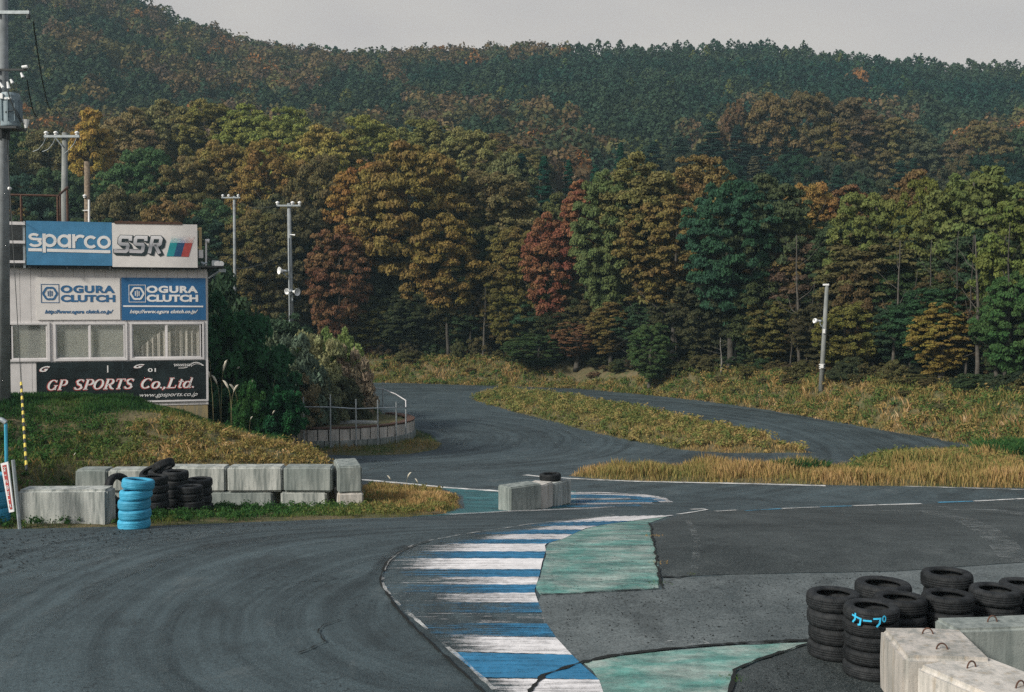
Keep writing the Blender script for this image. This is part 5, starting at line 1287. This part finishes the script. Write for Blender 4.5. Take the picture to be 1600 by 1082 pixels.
# --- slim bare trunks standing in the dark front of the wood
SLIM = [trunk_mesh(60 + k, 9, [.09, .12, .07][k], M['bark'] if k != 1 else M['bark_pale'], 6, .45) for k in range(3)]
rs = random.Random(21)
SL = 'slim bare trunks at the dark edge of the wood'
for px, yb in [(600, 540), (612, 540), (548, 545), (668, 548), (700, 552), (755, 562), (735, 560), (900, 575), (935, 577), (963, 578), (966, 579), (1012, 584), (1025, 584), (1060, 583), (1092, 584), (1108, 586), (1148, 588), (1165, 588), (1182, 590), (1200, 590), (1232, 595), (1250, 597), (1258, 597), (1395, 608), (1420, 610), (1448, 612), (1495, 618), (1505, 620), (1530, 622), (1555, 622), (1572, 625)]:
    D = float(np.interp(px, [540, 700, 900, 1100, 1300, 1600], [93, 90, 86, 76, 65.5, 52])) + rs.uniform(-.3, 1.5)
    x = at(px, 500, D).x; o = empty('bare_tree', (x, D, hz(x, D)), rs.uniform(0, 6), 'slim bare grey trunk standing at the dark front edge of the wood', 'tree', SL)
    t_ = bpy.data.objects.new('trunk', SLIM[rs.randrange(3)]); COL.objects.link(t_); t_.parent = o; s_ = rs.uniform(.8, 1.15); t_.scale = (s_, s_, s_ * rs.uniform(.7, 1.)); t_.rotation_euler = (rs.uniform(-.07, .07), rs.uniform(-.1, .1), 0)
# --- fillers that close the wood: rows behind the edge
FG = 'crowded trees in the depth of the wood'
rs = random.Random(33); cols = [OLIVE, BRN, (.09, .08, .035), (.05, .07, .03), (.10, .085, .03), (.12, .10, .035), (.04, .06, .03), (.03, .05, .03)]
for D0 in (0, 6, 13, 21):
    for px in range(-140, 1760, 46):
        Df = float(np.interp(px, [-140, 540, 700, 900, 1100, 1300, 1600, 1760], [94, 94, 93, 88, 78.5, 69, 57, 54]))
        D = Df + D0 + rs.uniform(-2, 2) + 2.5; p_ = px + rs.uniform(-20, 20); x = at(p_, 500, D).x
        H_ = rs.uniform(9, 11.5) + (2 if px < 900 else 0) + (D0 * .12); H_ = min(H_, (at(p_, 300, D).z - hz(x, D)))
        c_ = rs.choice(cols); tree(x, D, H_, rs.uniform(7.5, 9.5), c_, 'dull autumn tree in the crowd behind the front row of the wood', FG, bottom=.1 if D0 > 3 else .2)
# slope between the left mass and the far hillside, and right-hand middle distance
MG = 'trees of the middle slope below the hill'
for row, D in enumerate((138, 146)):
    for px in range(-120, 820, 52):
        p_ = px + rs.uniform(-18, 18); x = at(p_, 500, D).x
        tree(x, D + rs.uniform(-3, 3), rs.uniform(8, 10.5), rs.uniform(7, 9), rs.choice([OLIVE, BRN, (.15, .12, .04), (.13, .10, .04), (.05, .08, .035)]), 'olive to brown tree of the band between the slope trees and the far hill', MG, bottom=.1, trunk=False)
RGp = [(1110, 190, 'coni'), (1150, 196, 'coni'), (1195, 205, 'coni'), (1060, 215, 'coni'), (1235, 200, 'coni'), (1090, 225, 'coni'), (1170, 225, 'coni'), (1020, 222, 'coni')]
for px, yt, kd in RGp: ptree(px, yt, 62, 165, DGRN, 'dark layered pine of the clump above the round green tree', .15, kind='coni', group='dark pines of the clump in the middle distance')
for px, yt, w_, c_, lb in ((1145, 150, 50, (.12, .072, .036), 'small bright orange-red crown on the hillside left of the orange group'), (1205, 142, 85, (.13, .088, .036), 'orange crown at the left end of the orange group on the hillside'), (1260, 140, 70, (.12, .078, .036), 'second orange crown of the hillside group'), (1325, 148, 90, (.11, .075, .038), 'brown-orange crown at the right end of the hillside group'),
                         (1290, 190, 90, BRN, 'brown crown below the orange group on the hillside'), (1380, 175, 80, (.12, .095, .04), 'dull olive crown right of the orange group on the hillside'), (1300, 205, 60, (.18, .12, .04), 'upright ochre larch in the middle distance below the orange group'), (1420, 185, 70, (.10, .085, .045), 'grey-brown crown on the hillside right of centre'),
                         (1530, 182, 80, (.14, .10, .042), 'ochre crown on the hillside near the right edge'), (1485, 215, 70, (.12, .08, .045), 'brown crown on the hillside below the ochre one near the right edge'), (1590, 200, 60, (.06, .075, .035), 'dull green crown on the hillside at the right edge')):
    ptree(px, yt, w_, 168, c_, lb, .05, trunk=False)
for px in range(1000, 1760, 48):
    for D, yt in ((128, 262), (145, 240)):
        p_ = px + rs.uniform(-20, 20); ptree(p_, yt + rs.uniform(-8, 14), 66, D, rs.choice([DGRN, DGRN, DGRN, (.05, .06, .03), (.035, .055, .03), (.08, .07, .035)]), 'dark mixed tree in the hollow behind the right-hand wood', .1, group='dark trees in the hollow behind the right-hand wood', kind=rs.choice(['coni', 'broad']), trunk=False)

# --- far hillside: one mass
rng = np.random.default_rng(5)
def far_forest(name, label, pick, seed):
    rng = np.random.default_rng(seed); Vs = []; Cs = []
    y = 150.
    while y < 352:
        sx = 3.5 * (1 + (y - 150) / 700); xs = np.arange(-.62 * y - 20, .62 * y + 20, sx); xs = xs + rng.uniform(-2, 2, len(xs)); ys = y + rng.uniform(-2, 2, len(xs))
        for x_, y_ in zip(xs, ys):
            px = 800 + x_ / y_ * F_PX
            n = fbm(np.array([x_ + 400]), np.array([y_]), .018, 3)[0]; n2 = fbm(np.array([x_ + 90]), np.array([y_ + 60]), .06, 2)[0]
            side = (px - 560) / 500 + (y_ - 300) / 500 * .3
            conif = n * 1.2 + .28 * np.clip(side, -1, 1) + .25 * (n2 - .5) > .64
            if px < 640 and 215 < y_ < 285: conif = n2 > .42
            if px > 700 and y_ < 215: conif = n2 > .42
            yield x_, y_, bool(conif), n2, px
        y += 3.7
conV, conC, brV, brC = [], [], [], []
for x_, y_, cf, n2, px in far_forest('', '', None, 8):
    z_ = hz(x_, y_)
    if px > 900 and y_ < 175 and rng.random() < .3: continue
    if cf:
        h = rng.uniform(3.4, 6.0) + (2 if rng.random() < .06 else 0); w_ = rng.uniform(1.7, 3.1); m = 135; zz = rng.uniform(0, 1, m); a = rng.uniform(0, 6.283, m); rr = (1 - zz ** 2.8) ** .7 * w_ * rng.uniform(.55, 1.05, m)
        P_ = np.stack([x_ + rr * np.cos(a), y_ + rr * np.sin(a), z_ + .6 + zz * h + rng.normal(0, .15, m)], 1); N = np.stack([np.cos(a), np.sin(a), .9 + 0 * a], 1) + rng.normal(size=(m, 3)) * .45
        c = (np.array([.024, .046, .029]) + (n2 - .5) * np.array([.05, .03, .0])).clip(.012) * rng.uniform(.72, 1.3) * (np.array([2.2, 1.6, .9]) if rng.random() < .05 else 1); sz = .42
    else:
        h = rng.uniform(5.5, 8.5); w_ = rng.uniform(2.2, 3.6); m = 165; D = rng.normal(size=(m, 3)); D /= np.linalg.norm(D, axis=1)[:, None]; D[:, 2] = np.abs(D[:, 2]) * 1.0 - .15
        lob = 1 + .25 * np.sin(D[:, 0] * 5 + x_) * np.sin(D[:, 1] * 5 + y_) * 1.0
        P_ = np.array([x_, y_, z_ + h * .45]) + D * lob[:, None] * np.array([w_, w_, h * .55]) * rng.uniform(.8, 1.05, m)[:, None]; N = D + rng.normal(size=(m, 3)) * .5
        pal = np.array([(.105, .075, .04), (.085, .078, .035), (.115, .08, .042), (.065, .07, .035), (.125, .095, .045), (.05, .065, .035), (.09, .065, .045), (.10, .098, .04)]); c = pal[rng.integers(0, 8)] * rng.uniform(.75, 1.25)
        if rng.random() < .04: c = np.array([.24, .115, .04])
        sz = .48
    N /= np.linalg.norm(N, axis=1)[:, None]; V = leafquads(P_, N, sz, rng, .75)
    cc = np.repeat(c[None] * rng.uniform(.8, 1.2, (m, 1)), 4, 0)
    (conV if cf else brV).append(V); (conC if cf else brC).append(cc)
def colmesh(name, Vs, Cs, label, cat):
    V = np.concatenate(Vs); C = np.concatenate(Cs); F_ = np.arange(len(V)).reshape(-1, 4); me = np_mesh(name, V, F_); a = me.attributes.new('col', 'FLOAT_COLOR', 'POINT')
    a.data.foreach_set('color', np.concatenate([C, np.ones((len(C), 1))], 1).astype(np.float32).ravel()); o = link(name, me, M['wood_far']); return tag(o, label, cat, None, 'stuff')
colmesh('conifer_forest', conV, conC, 'dark blue-green conifer wood covering the far hillside and ridge', 'forest')
colmesh('broadleaf_forest', brV, brC, 'brown autumn broadleaf wood on the far hillside and the hill at the left', 'forest')

# ================================================================== grass, weeds and shrubs
def blades(P2, hh, wd, lean, rng, z=None):
    n = len(P2); z = hfull(P2[:, 0], P2[:, 1]) if z is None else z; a = rng.uniform(0, 6.283, n); l = lean * hh * rng.uniform(.1, 1., n); w_ = wd * rng.uniform(.6, 1.4, n)
    dx, dy = np.cos(a) * l, np.sin(a) * l; b = rng.uniform(0, 6.283, n); ux, uy = np.cos(b) * w_ / 2, np.sin(b) * w_ / 2
    B0 = np.stack([P2[:, 0] - ux, P2[:, 1] - uy, z - .03], 1); B1 = np.stack([P2[:, 0] + ux, P2[:, 1] + uy, z - .03], 1)
    M1 = np.stack([P2[:, 0] + ux * .8 + dx * .35, P2[:, 1] + uy * .8 + dy * .35, z + hh * .6], 1); T_ = np.stack([P2[:, 0] + dx, P2[:, 1] + dy, z + hh], 1)
    return np.stack([B0, B1, M1, T_], 1).reshape(-1, 3)
def scatter(poly, n, rng, inset=0.):
    P_ = np.array(poly); lo = P_.min(0); hi = P_.max(0); out = np.zeros((0, 2))
    A_ = (hi - lo).prod()
    while len(out) < n:
        q = rng.uniform(lo, hi, (n * 2, 2)); k = inside_dist(poly, q[:, 0], q[:, 1]) > inset; out = np.concatenate([out, q[k]])
    return out[:n]
def grass(name, label, poly, n, h0, h1, wd, tint, mat, rng_seed, lean=.5, inset=.05, clump=.0, weeds=0, wsize=.05, wr_=.16, cat='grass', keep=None, plumes=0):
    rng = np.random.default_rng(rng_seed); P2 = scatter(poly, n, rng, inset)
    if keep is not None: P2 = P2[keep(P2[:, 0], P2[:, 1])]
    if clump:
        c = fbm(P2[:, 0] + 7, P2[:, 1], 1.6, 3); k = rng.random(len(P2)) < np.clip((c - .5) * clump * 3 + .55, .08, 1); P2 = P2[k]
    d = inside_dist(poly, P2[:, 0], P2[:, 1]); c2 = fbm(P2[:, 0] + 70, P2[:, 1] + 9, .9, 3)
    hh = rng.uniform(h0, h1, len(P2)) * (np.where(P2[:, 1] > 32.5, .62, 1.) if name in ('mound_grass', 'tall_green_grass') else 1.) * (.35 + 1.3 * np.clip(c2 * 1.2 - .1, 0, 1)) * (.35 + .65 * np.clip(d / .5, 0, 1))
    V = blades(P2, hh, wd, lean, rng)
    tt = np.clip(tint(P2[:, 0], P2[:, 1], rng.random(len(P2))) + (fbm(P2[:, 0], P2[:, 1], .7, 3) - .5) * .7, 0, 1)
    T_ = np.repeat(tt, 4)
    if weeds:
        W2 = scatter(poly, weeds, rng, .2)
        if name == 'mound_grass': W2 = W2[W2[:, 1] < 32.5]
        if keep is not None: W2 = W2[keep(W2[:, 0], W2[:, 1])]
        z = hfull(W2[:, 0], W2[:, 1]); R_ = rng.uniform(.5, 1.5, len(W2)) * wr_
        C = np.stack([W2[:, 0], W2[:, 1], z + R_ * .5], 1); n_i = 34; idx = np.repeat(np.arange(len(C)), n_i); D = rng.normal(size=(len(idx), 3)); D /= np.linalg.norm(D, axis=1)[:, None]; D[:, 2] = np.abs(D[:, 2])
        P_ = C[idx] + D * R_[idx][:, None] * rng.uniform(.4, 1.1, (len(idx), 1)); N = D + rng.normal(size=D.shape) * .6; N /= np.linalg.norm(N, axis=1)[:, None]
        V = np.concatenate([V, leafquads(P_, N, wsize, rng, .45)]); tw = np.clip(tint(W2[:, 0], W2[:, 1], rng.random(len(W2))) - .12, 0, 1)
        T_ = np.concatenate([T_, np.repeat(np.clip(tw[idx] + rng.normal(0, .06, len(idx)), 0, 1), 4)])
    me = np_mesh(name, V, np.arange(len(V)).reshape(-1, 4), {'tint': T_}); o = link(name, me, M[mat]); return tag(o, label, cat, None, 'stuff')
kA = lambda x, y: (y < 44)
def tA(x, y, r):    # green below the hut and at the left, straw towards the right and lower down
    return np.clip(.18 + .55 * ss((x + 17) / 9.5) * ss((38.5 - y) / 5) + .10 * r + .2 * (r > .93), 0, 1)
PA = [(-26, 24.5), (-13.3, 25.1), (-11.9, 28.5), (-4.7, 28.5), (-4.4, 31), (-6.5, 36), (-8, 40), (-9, 44), (-12, 46), (-26, 46)]
grass('mound_grass', 'rough green and straw coloured grass and weeds on the mound below the hut', PA, 105000, .06, .22, .013, tA, 'grass', 1, .8, .03, .6, 3600, .05, .17, keep=kA)
PB = [(-24, 32.), (-14, 32), (-11.5, 34.5), (-10.9, 37.8), (-13, 37.2), (-24, 36.)]
grass('tall_green_grass', 'taller green grass growing against the foot of the hut wall', PB, 38000, .14, .34, .018, lambda x, y, r: .12 + .22 * r, 'grass', 2, .5, .0)
grass('roadside_grass', 'low grass and weeds between the block wall and the road edge', [p for p in POLY_E if p[0] > -25] if False else GP((-60, 829), (0, 828), (120, 825), (240, 823), (480, 813), (640, 808), (705, 804), (727, 793), (723, 777), (690, 765), (560, 758)) + [(-4.4, 28.6), (-12, 27.8), (-13.5, 24.8), (-22, 24)], 60000, .04, .12, .011, lambda x, y, r: .24 + .40 * ss((x + 6.5) / 4.5) + .16 * r, 'grass', 3, .7, .02, .9, 900, .035, .10)
PE2 = GP((560, 800), (640, 802), (705, 801), (724, 792), (720, 778), (690, 767), (565, 762))
grass('reddish_grass', 'reddish and straw coloured grass tuft patch right of the block wall', PE2, 16000, .10, .24, .011, lambda x, y, r: .26 + .28 * r + .2 * ss((y - 27) / 3), 'drygrass', 4, .5, .0, .5)
grass('dry_verge_grass', 'long strip of tall golden dry grass between the near and far track', POLY_D, 80000, .22, .44, .013, lambda x, y, r: .42 + .42 * r - .1, 'drygrass', 5, .35, .05, .2)
grass('weedy_hump', 'green weedy hump behind the golden dry grass at the right', POLY_D2, 26000, .15, .36, .017, lambda x, y, r: .16 + .34 * r, 'drygrass', 6, .6, .1, .6, 1000, .06, .22)
grass('island_grass', 'tan and green grass on the long island between the two far track lanes', POLY_C, 85000, .07, .20, .015, lambda x, y, r: .2 + .42 * r + .12 * ss((x - 4) / 8), 'drygrass', 7, .5, .06, .5, 1100, .07, .22)
grass('apron_grass', 'short grass around the foot of the round retaining wall', POLY_AP, 16000, .07, .2, .018, lambda x, y, r: .35 + .25 * r, 'grass', 8, .5, .05, .4, keep=lambda x, y: np.hypot(x - WC[0], y - WC[1]) > WR + .1)
PF = GP((520, 597.5), (640, 599.5), (770, 604), (900, 608), (1000, 617), (1100, 628), (1200, 642), (1350, 669), (1450, 685), (1530, 702), (1640, 716)) + [(35, 44), (35, 54), (22, 62), (18, 70), (8, 80), (-4, 90), (-20, 98), (-22, 94)]
grass('bank_grass', 'brown and green rough grass on the long bank below the wood', PF, 130000, .12, .4, .024, lambda x, y, r: .46 + .40 * r, 'grass', 9, .6, .1, .7, 2600, .08, .28)
PB3 = [(-7.9, 50.3), (-6.8, 52), (-6.5, 56), (-8.4, 63), (-14, 66), (-20, 60), (-20, 49), (-12, 47.8)]
grass('bank_weeds', 'weeds and straw on the bank above the round retaining wall', PB3, 30000, .15, .45, .022, lambda x, y, r: .2 + .5 * r, 'grass', 10, .6, .1, .5, 1600, .08, .28)
grass('tall_straw_grass', 'tall wispy straw and pale green grass on the bank behind the pipe fence', [(-13.5, 43), (-10.8, 42.5), (-10.2, 46), (-9.6, 49.5), (-8.2, 51), (-7.3, 54), (-8.5, 58), (-15, 58)], 15000, .45, 1.25, .022, lambda x, y, r: .30 + .62 * r, 'grass', 14, .45, .05, .5)
cp = GP((1150, 1011), (1180, 1005), (1262, 1001), (1262, 1007), (1180, 1010))
grass('crack_grass', 'thin brown grass growing along the joint of the green verge', cp, 700, .02, .06, .006, lambda x, y, r: .45 + .4 * r, 'grass', 12, .8, .0)
for i, (px, py, rr_, n_, lb) in enumerate(((1147, 1062, .13, 260, 'green weed tuft at the corner of the green verge'), (1024, 838, .16, 160, 'dry tuft on the upper right edge of the green apron'), (1030, 912, .16, 180, 'small green tuft at the lower right corner of the green apron'), (1030, 880, .14, 120, 'brown dry tuft on the right edge of the green apron'), (1080, 898, .08, 60, 'tiny tuft in the joint right of the green apron'), (1250, 745, .8, 1500, 'dark green weed clump at the front of the golden dry grass'), (1590, 735, 1.3, 2500, 'bright green bush of grass at the right end of the golden strip'))):
    x, y = G(px, py); rng = np.random.default_rng(50 + i); a = rng.uniform(0, 6.283, n_); r_ = rr_ * rng.random(n_) ** .5; P2 = np.stack([x + r_ * np.cos(a), y + r_ * np.sin(a) * .8], 1)
    big = i >= 5; V = blades(P2, rng.uniform(.3, 1., n_) * (.5 if big else .1) * (1.5 if i == 6 else 1), .035 if big else .008, .9, rng)
    c_ = {0: .3, 1: .8, 2: .35, 3: .75, 4: .5, 5: .08, 6: .2}[i]
    me = np_mesh('weed_tuft', V, np.arange(len(V)).reshape(-1, 4), {'tint': np.repeat(np.clip(c_ + rng.normal(0, .09, n_), 0, 1), 4)}); tag(link('weed_tuft', me, M['grass']), lb, 'weed')
# loose crumbs and leaves on the asphalt
rng = np.random.default_rng(77); P2 = scatter(GP((-300, 835), (250, 828), (560, 815), (200, 850), (0, 900), (-300, 980)), 2600, rng)
def crumbs(name, label, P2, s0, s1, mat):
    n = len(P2); z = base(P2[:, 1]) + .012; N = np.stack([rng.normal(0, .3, n), rng.normal(0, .3, n), np.ones(n)], 1); N /= np.linalg.norm(N, axis=1)[:, None]
    V = leafquads(np.stack([P2[:, 0], P2[:, 1], z], 1), N, rng.uniform(s0, s1, n), rng, .5); me = np_mesh(name, V, np.arange(len(V)).reshape(-1, 4)); return tag(link(name, me, mat), label, 'debris', None, 'stuff')
crumbs('rubber_crumbs', 'black rubber crumbs lying off the racing line at the left', P2, .008, .03, M['crack'])
P2 = np.concatenate([scatter(GP((846, 930), (1400, 893), (1262, 1003), (880, 1010)), 900, rng), scatter(GP((870, 850), (1020, 830), (1028, 915), (850, 925)), 160, rng), scatter(GP((1140, 1082), (1260, 1015), (1380, 1060), (1380, 1100)), 200, rng)])
crumbs('rubber_crumbs', 'black rubber crumbs scattered on the grey strip and green apron', P2, .006, .02, M['crack'])

# shrubs: a stem and foliage
SHR = []
for s in range(5):
    rng = np.random.default_rng(300 + s); k = 130; C = rng.normal(size=(k, 3)); C /= np.linalg.norm(C, axis=1)[:, None]; C[:, 2] = np.abs(C[:, 2]) * 1.1; C *= rng.uniform(.3, 1.0, (k, 1)); R_ = rng.uniform(.09, .22, k)
    V, a, b = cloud(C, R_, 5200, .042, rng, .9, .9); SHR.append(quadmesh('foliage', V, a, b, M['leaf']))
STEM = trunk_mesh(91, 1., .05, M['bark'], 5, .2, 'stem')
def shrub(x, y, r, h, col, label, group=None, v=0, z=None):
    zz = hz(x, y) if z is None else z; rs_ = random.Random(int(x * 91 + y * 17)); o = empty('shrub', (x, y, zz), rs_.uniform(0, 6), label, 'shrub', group)
    f = bpy.data.objects.new('foliage', SHR[v % 5]); COL.objects.link(f); f.parent = o; f.scale = (r, r, h); f.location = (0, 0, .05); f.color = (*[c * rs_.uniform(.85, 1.15) for c in col], 1)
    t_ = bpy.data.objects.new('stem', STEM); COL.objects.link(t_); t_.parent = o; t_.scale = (1, 1, h * .8); return o
SH = [(350, 625, 470, 41, 2.2, (.022, .085, .03), 'tall dark green bushy pine right beside the hut wall'), (345, 640, 590, 40.2, .8, (.022, .065, .022), 'green bush at the lower right corner of the hut'), (392, 640, 505, 43, 2.0, (.025, .08, .035), 'dark green bush, second right of the hut'),
      (440, 670, 615, 39, 1.0, (.014, .060, .020), 'vivid dark green bush low on the mound slope, left of the pipe fence'), (385, 655, 610, 38.6, .75, (.035, .10, .03), 'small green bush below the tall pine bush'),
      (420, 620, 530, 47, 1.8, (.06, .09, .05), 'grey-green bush in front of the loudspeaker pole, left side'), (455, 625, 540, 48, 1.7, (.055, .085, .05), 'bluish green bush directly below the loudspeaker pole'), (490, 620, 530, 51, 1.8, (.17, .15, .075), 'pale straw and green bush with withered flowers right of the loudspeaker pole'),
      (520, 615, 520, 53, 1.6, (.11, .14, .035), 'yellow-green leafy bush behind the pale flowering bush'), (545, 622, 555, 52, 1.3, (.16, .13, .07), 'pale brown bush at the right end of the bank bushes'), (500, 645, 590, 48.5, 1.2, (.09, .10, .04), 'olive bush just above the pipe fence'),
      (465, 655, 600, 46.8, 1.2, (.10, .085, .045), 'brownish bush behind the left end of the pipe fence'), (540, 645, 600, 50.5, 1.0, (.08, .07, .04), 'small brown bush on the soil island slope'), (440, 560, 500, 56, 2.0, (.04, .075, .035), 'dark green bush behind the row, left foot of the loudspeaker pole'), (340, 500, 440, 50, 2.4, (.04, .07, .03), 'dull green bush high behind the hut corner')]
for i, (px, yb, yt, D, r, c_, lb) in enumerate(SH):
    c_ = tuple(v * (2.0 if 5 <= i <= 11 else 1.2) for v in c_); yt -= 12; r *= 1.1
    x = at(px, 500, D).x; z0 = hz(x, D); zt = at(px, yt, D).z; shrub(x, D, r, max(.5, (zt - z0) / 1.15), c_, lb, v=i)
rs = random.Random(8)
BG2 = 'bushes along the foot of the wood'
for k in range(64):
    px = 545 + k * 17.2 + rs.uniform(-8, 8); Dn = float(np.interp(px, [540, 700, 900, 1100, 1300, 1600], [94, 91, 86.5, 76, 65, 51.5])); D = Dn + rs.uniform(-2.2, 1.0); x = at(px, 500, D).x
    c_ = rs.choice([(.09, .065, .035), (.05, .065, .03), (.09, .085, .035), (.13, .05, .03) if px < 760 else (.09, .075, .03), (.10, .09, .035), (.04, .055, .025)])
    shrub(x, D, rs.uniform(.7, 1.5), rs.uniform(.6, 1.4) * (1.25 if px < 760 else .8), c_, 'low autumn bush in the ragged row along the foot of the wood', BG2, k)
for k in range(26):
    px = 570 + k * 39 + rs.uniform(-15, 15); Dn = float(np.interp(px, [540, 700, 900, 1100, 1300, 1600], [92, 89, 84, 73.5, 61.5, 49])); D = Dn + rs.uniform(-1.5, 1.5); x = at(px, 500, D).x
    shrub(x, D, rs.uniform(.4, .7), rs.uniform(.2, .42), rs.choice([(.12, .09, .04), (.06, .085, .03), (.15, .11, .05)]), 'small scrubby bush on the open bank below the wood', 'scrubby bushes on the open bank', k + 2)
# pampas plumes
PLM = MB()
PLM = MB().tube([(0, 0, 0), (.02, 0, .6), (.08, 0, 1.2), (.17, 0, 1.45)], [.009, .008, .006, .005], 5); stm = PLM.mesh('stalk', True); stm.materials.append(simple('straw_stalk', (.30, .26, .14), .9))
pl = MB().tube([(.13, 0, 1.36), (.20, 0, 1.50), (.29, 0, 1.62), (.37, 0, 1.68)], [.012, .045, .04, .006], 7).mesh('plume', True); pl.materials.append(simple('pale_plume', (.60, .56, .46), .95, .2, 20))
PP = 'pale feathery grass plumes beside the hut'
for px, py, D in ((331, 537, 39), (356, 550, 41), (344, 567, 38.5), (361, 572, 40), (332, 578, 38), (361, 598, 38), (385, 597, 39), (343, 590, 38.5), (359, 604, 38), (423, 580, 41), (467, 617, 44), (422, 643, 38.5), (434, 604, 43), (372, 603, 38.5), (388, 652, 37), (453, 600, 45), (110, 722, 29), (613, 745, 29.2), (632, 740, 29.2), (655, 750, 29.2)):
    x = at(px, 500, D).x; z0 = hz(x, D); zt = at(px, py, D).z; H_ = zt - z0
    o = empty('plume_grass', (x, D, z0), rs.uniform(-.7, .7) if rs.random() < .6 else rs.uniform(2.4, 3.8), 'pale feathery grass plume on a thin stalk, growing on the bank right of the hut' if px > 200 and px < 500 else 'pale feathery grass plume standing alone by the wall of blocks', 'grass plume', PP if 200 < px < 500 else 'pale plumes by the block wall')
    s_ = max(.25, H_ / 1.6)
    for me, nm in ((stm, 'stalk'), (pl, 'plume')):
        c = bpy.data.objects.new(nm, me); COL.objects.link(c); c.parent = o; c.scale = (min(s_, 1), min(s_, 1), s_)
# bare white-branched tree in front of the wood
BT = trunk_mesh(77, 7, .07, simple('silver_bark', (.17, .16, .145), .9), 12, .15)
for px, D, H_, lb in ((756, 90, 7.5, 'small leafless silver-branched tree in front of the dark wood'), (965, 84.5, 6.5, 'pale leaning forked tree at the edge of the wood right of the red maple'), (1128, 73, 2.4, 'short pale broken trunk forming a leaning cross at the wood edge')):
    x = at(px, 500, D).x; o = empty('bare_tree', (x, D, hz(x, D)), 1.2, lb, 'tree'); c = bpy.data.objects.new('trunk', BT); COL.objects.link(c); c.parent = o; c.scale = (1, 1, H_ / 7)

# ================================================================== air
hv = NT('haze'); hv.m.node_tree.nodes.clear(); ot = hv.m.node_tree.nodes.new('ShaderNodeOutputMaterial'); pv = hv.m.node_tree.nodes.new('ShaderNodeVolumePrincipled')
pv.inputs['Color'].default_value = (.5, .74, .84, 1); pv.inputs['Density'].default_value = .0004; pv.inputs['Anisotropy'].default_value = 0.1
hv.m.node_tree.links.new(pv.outputs[0], ot.inputs['Volume'])
tag(MB().box(-425, 425, -165, 485, -8, 165).build('haze', hv.m), kind='stuff')
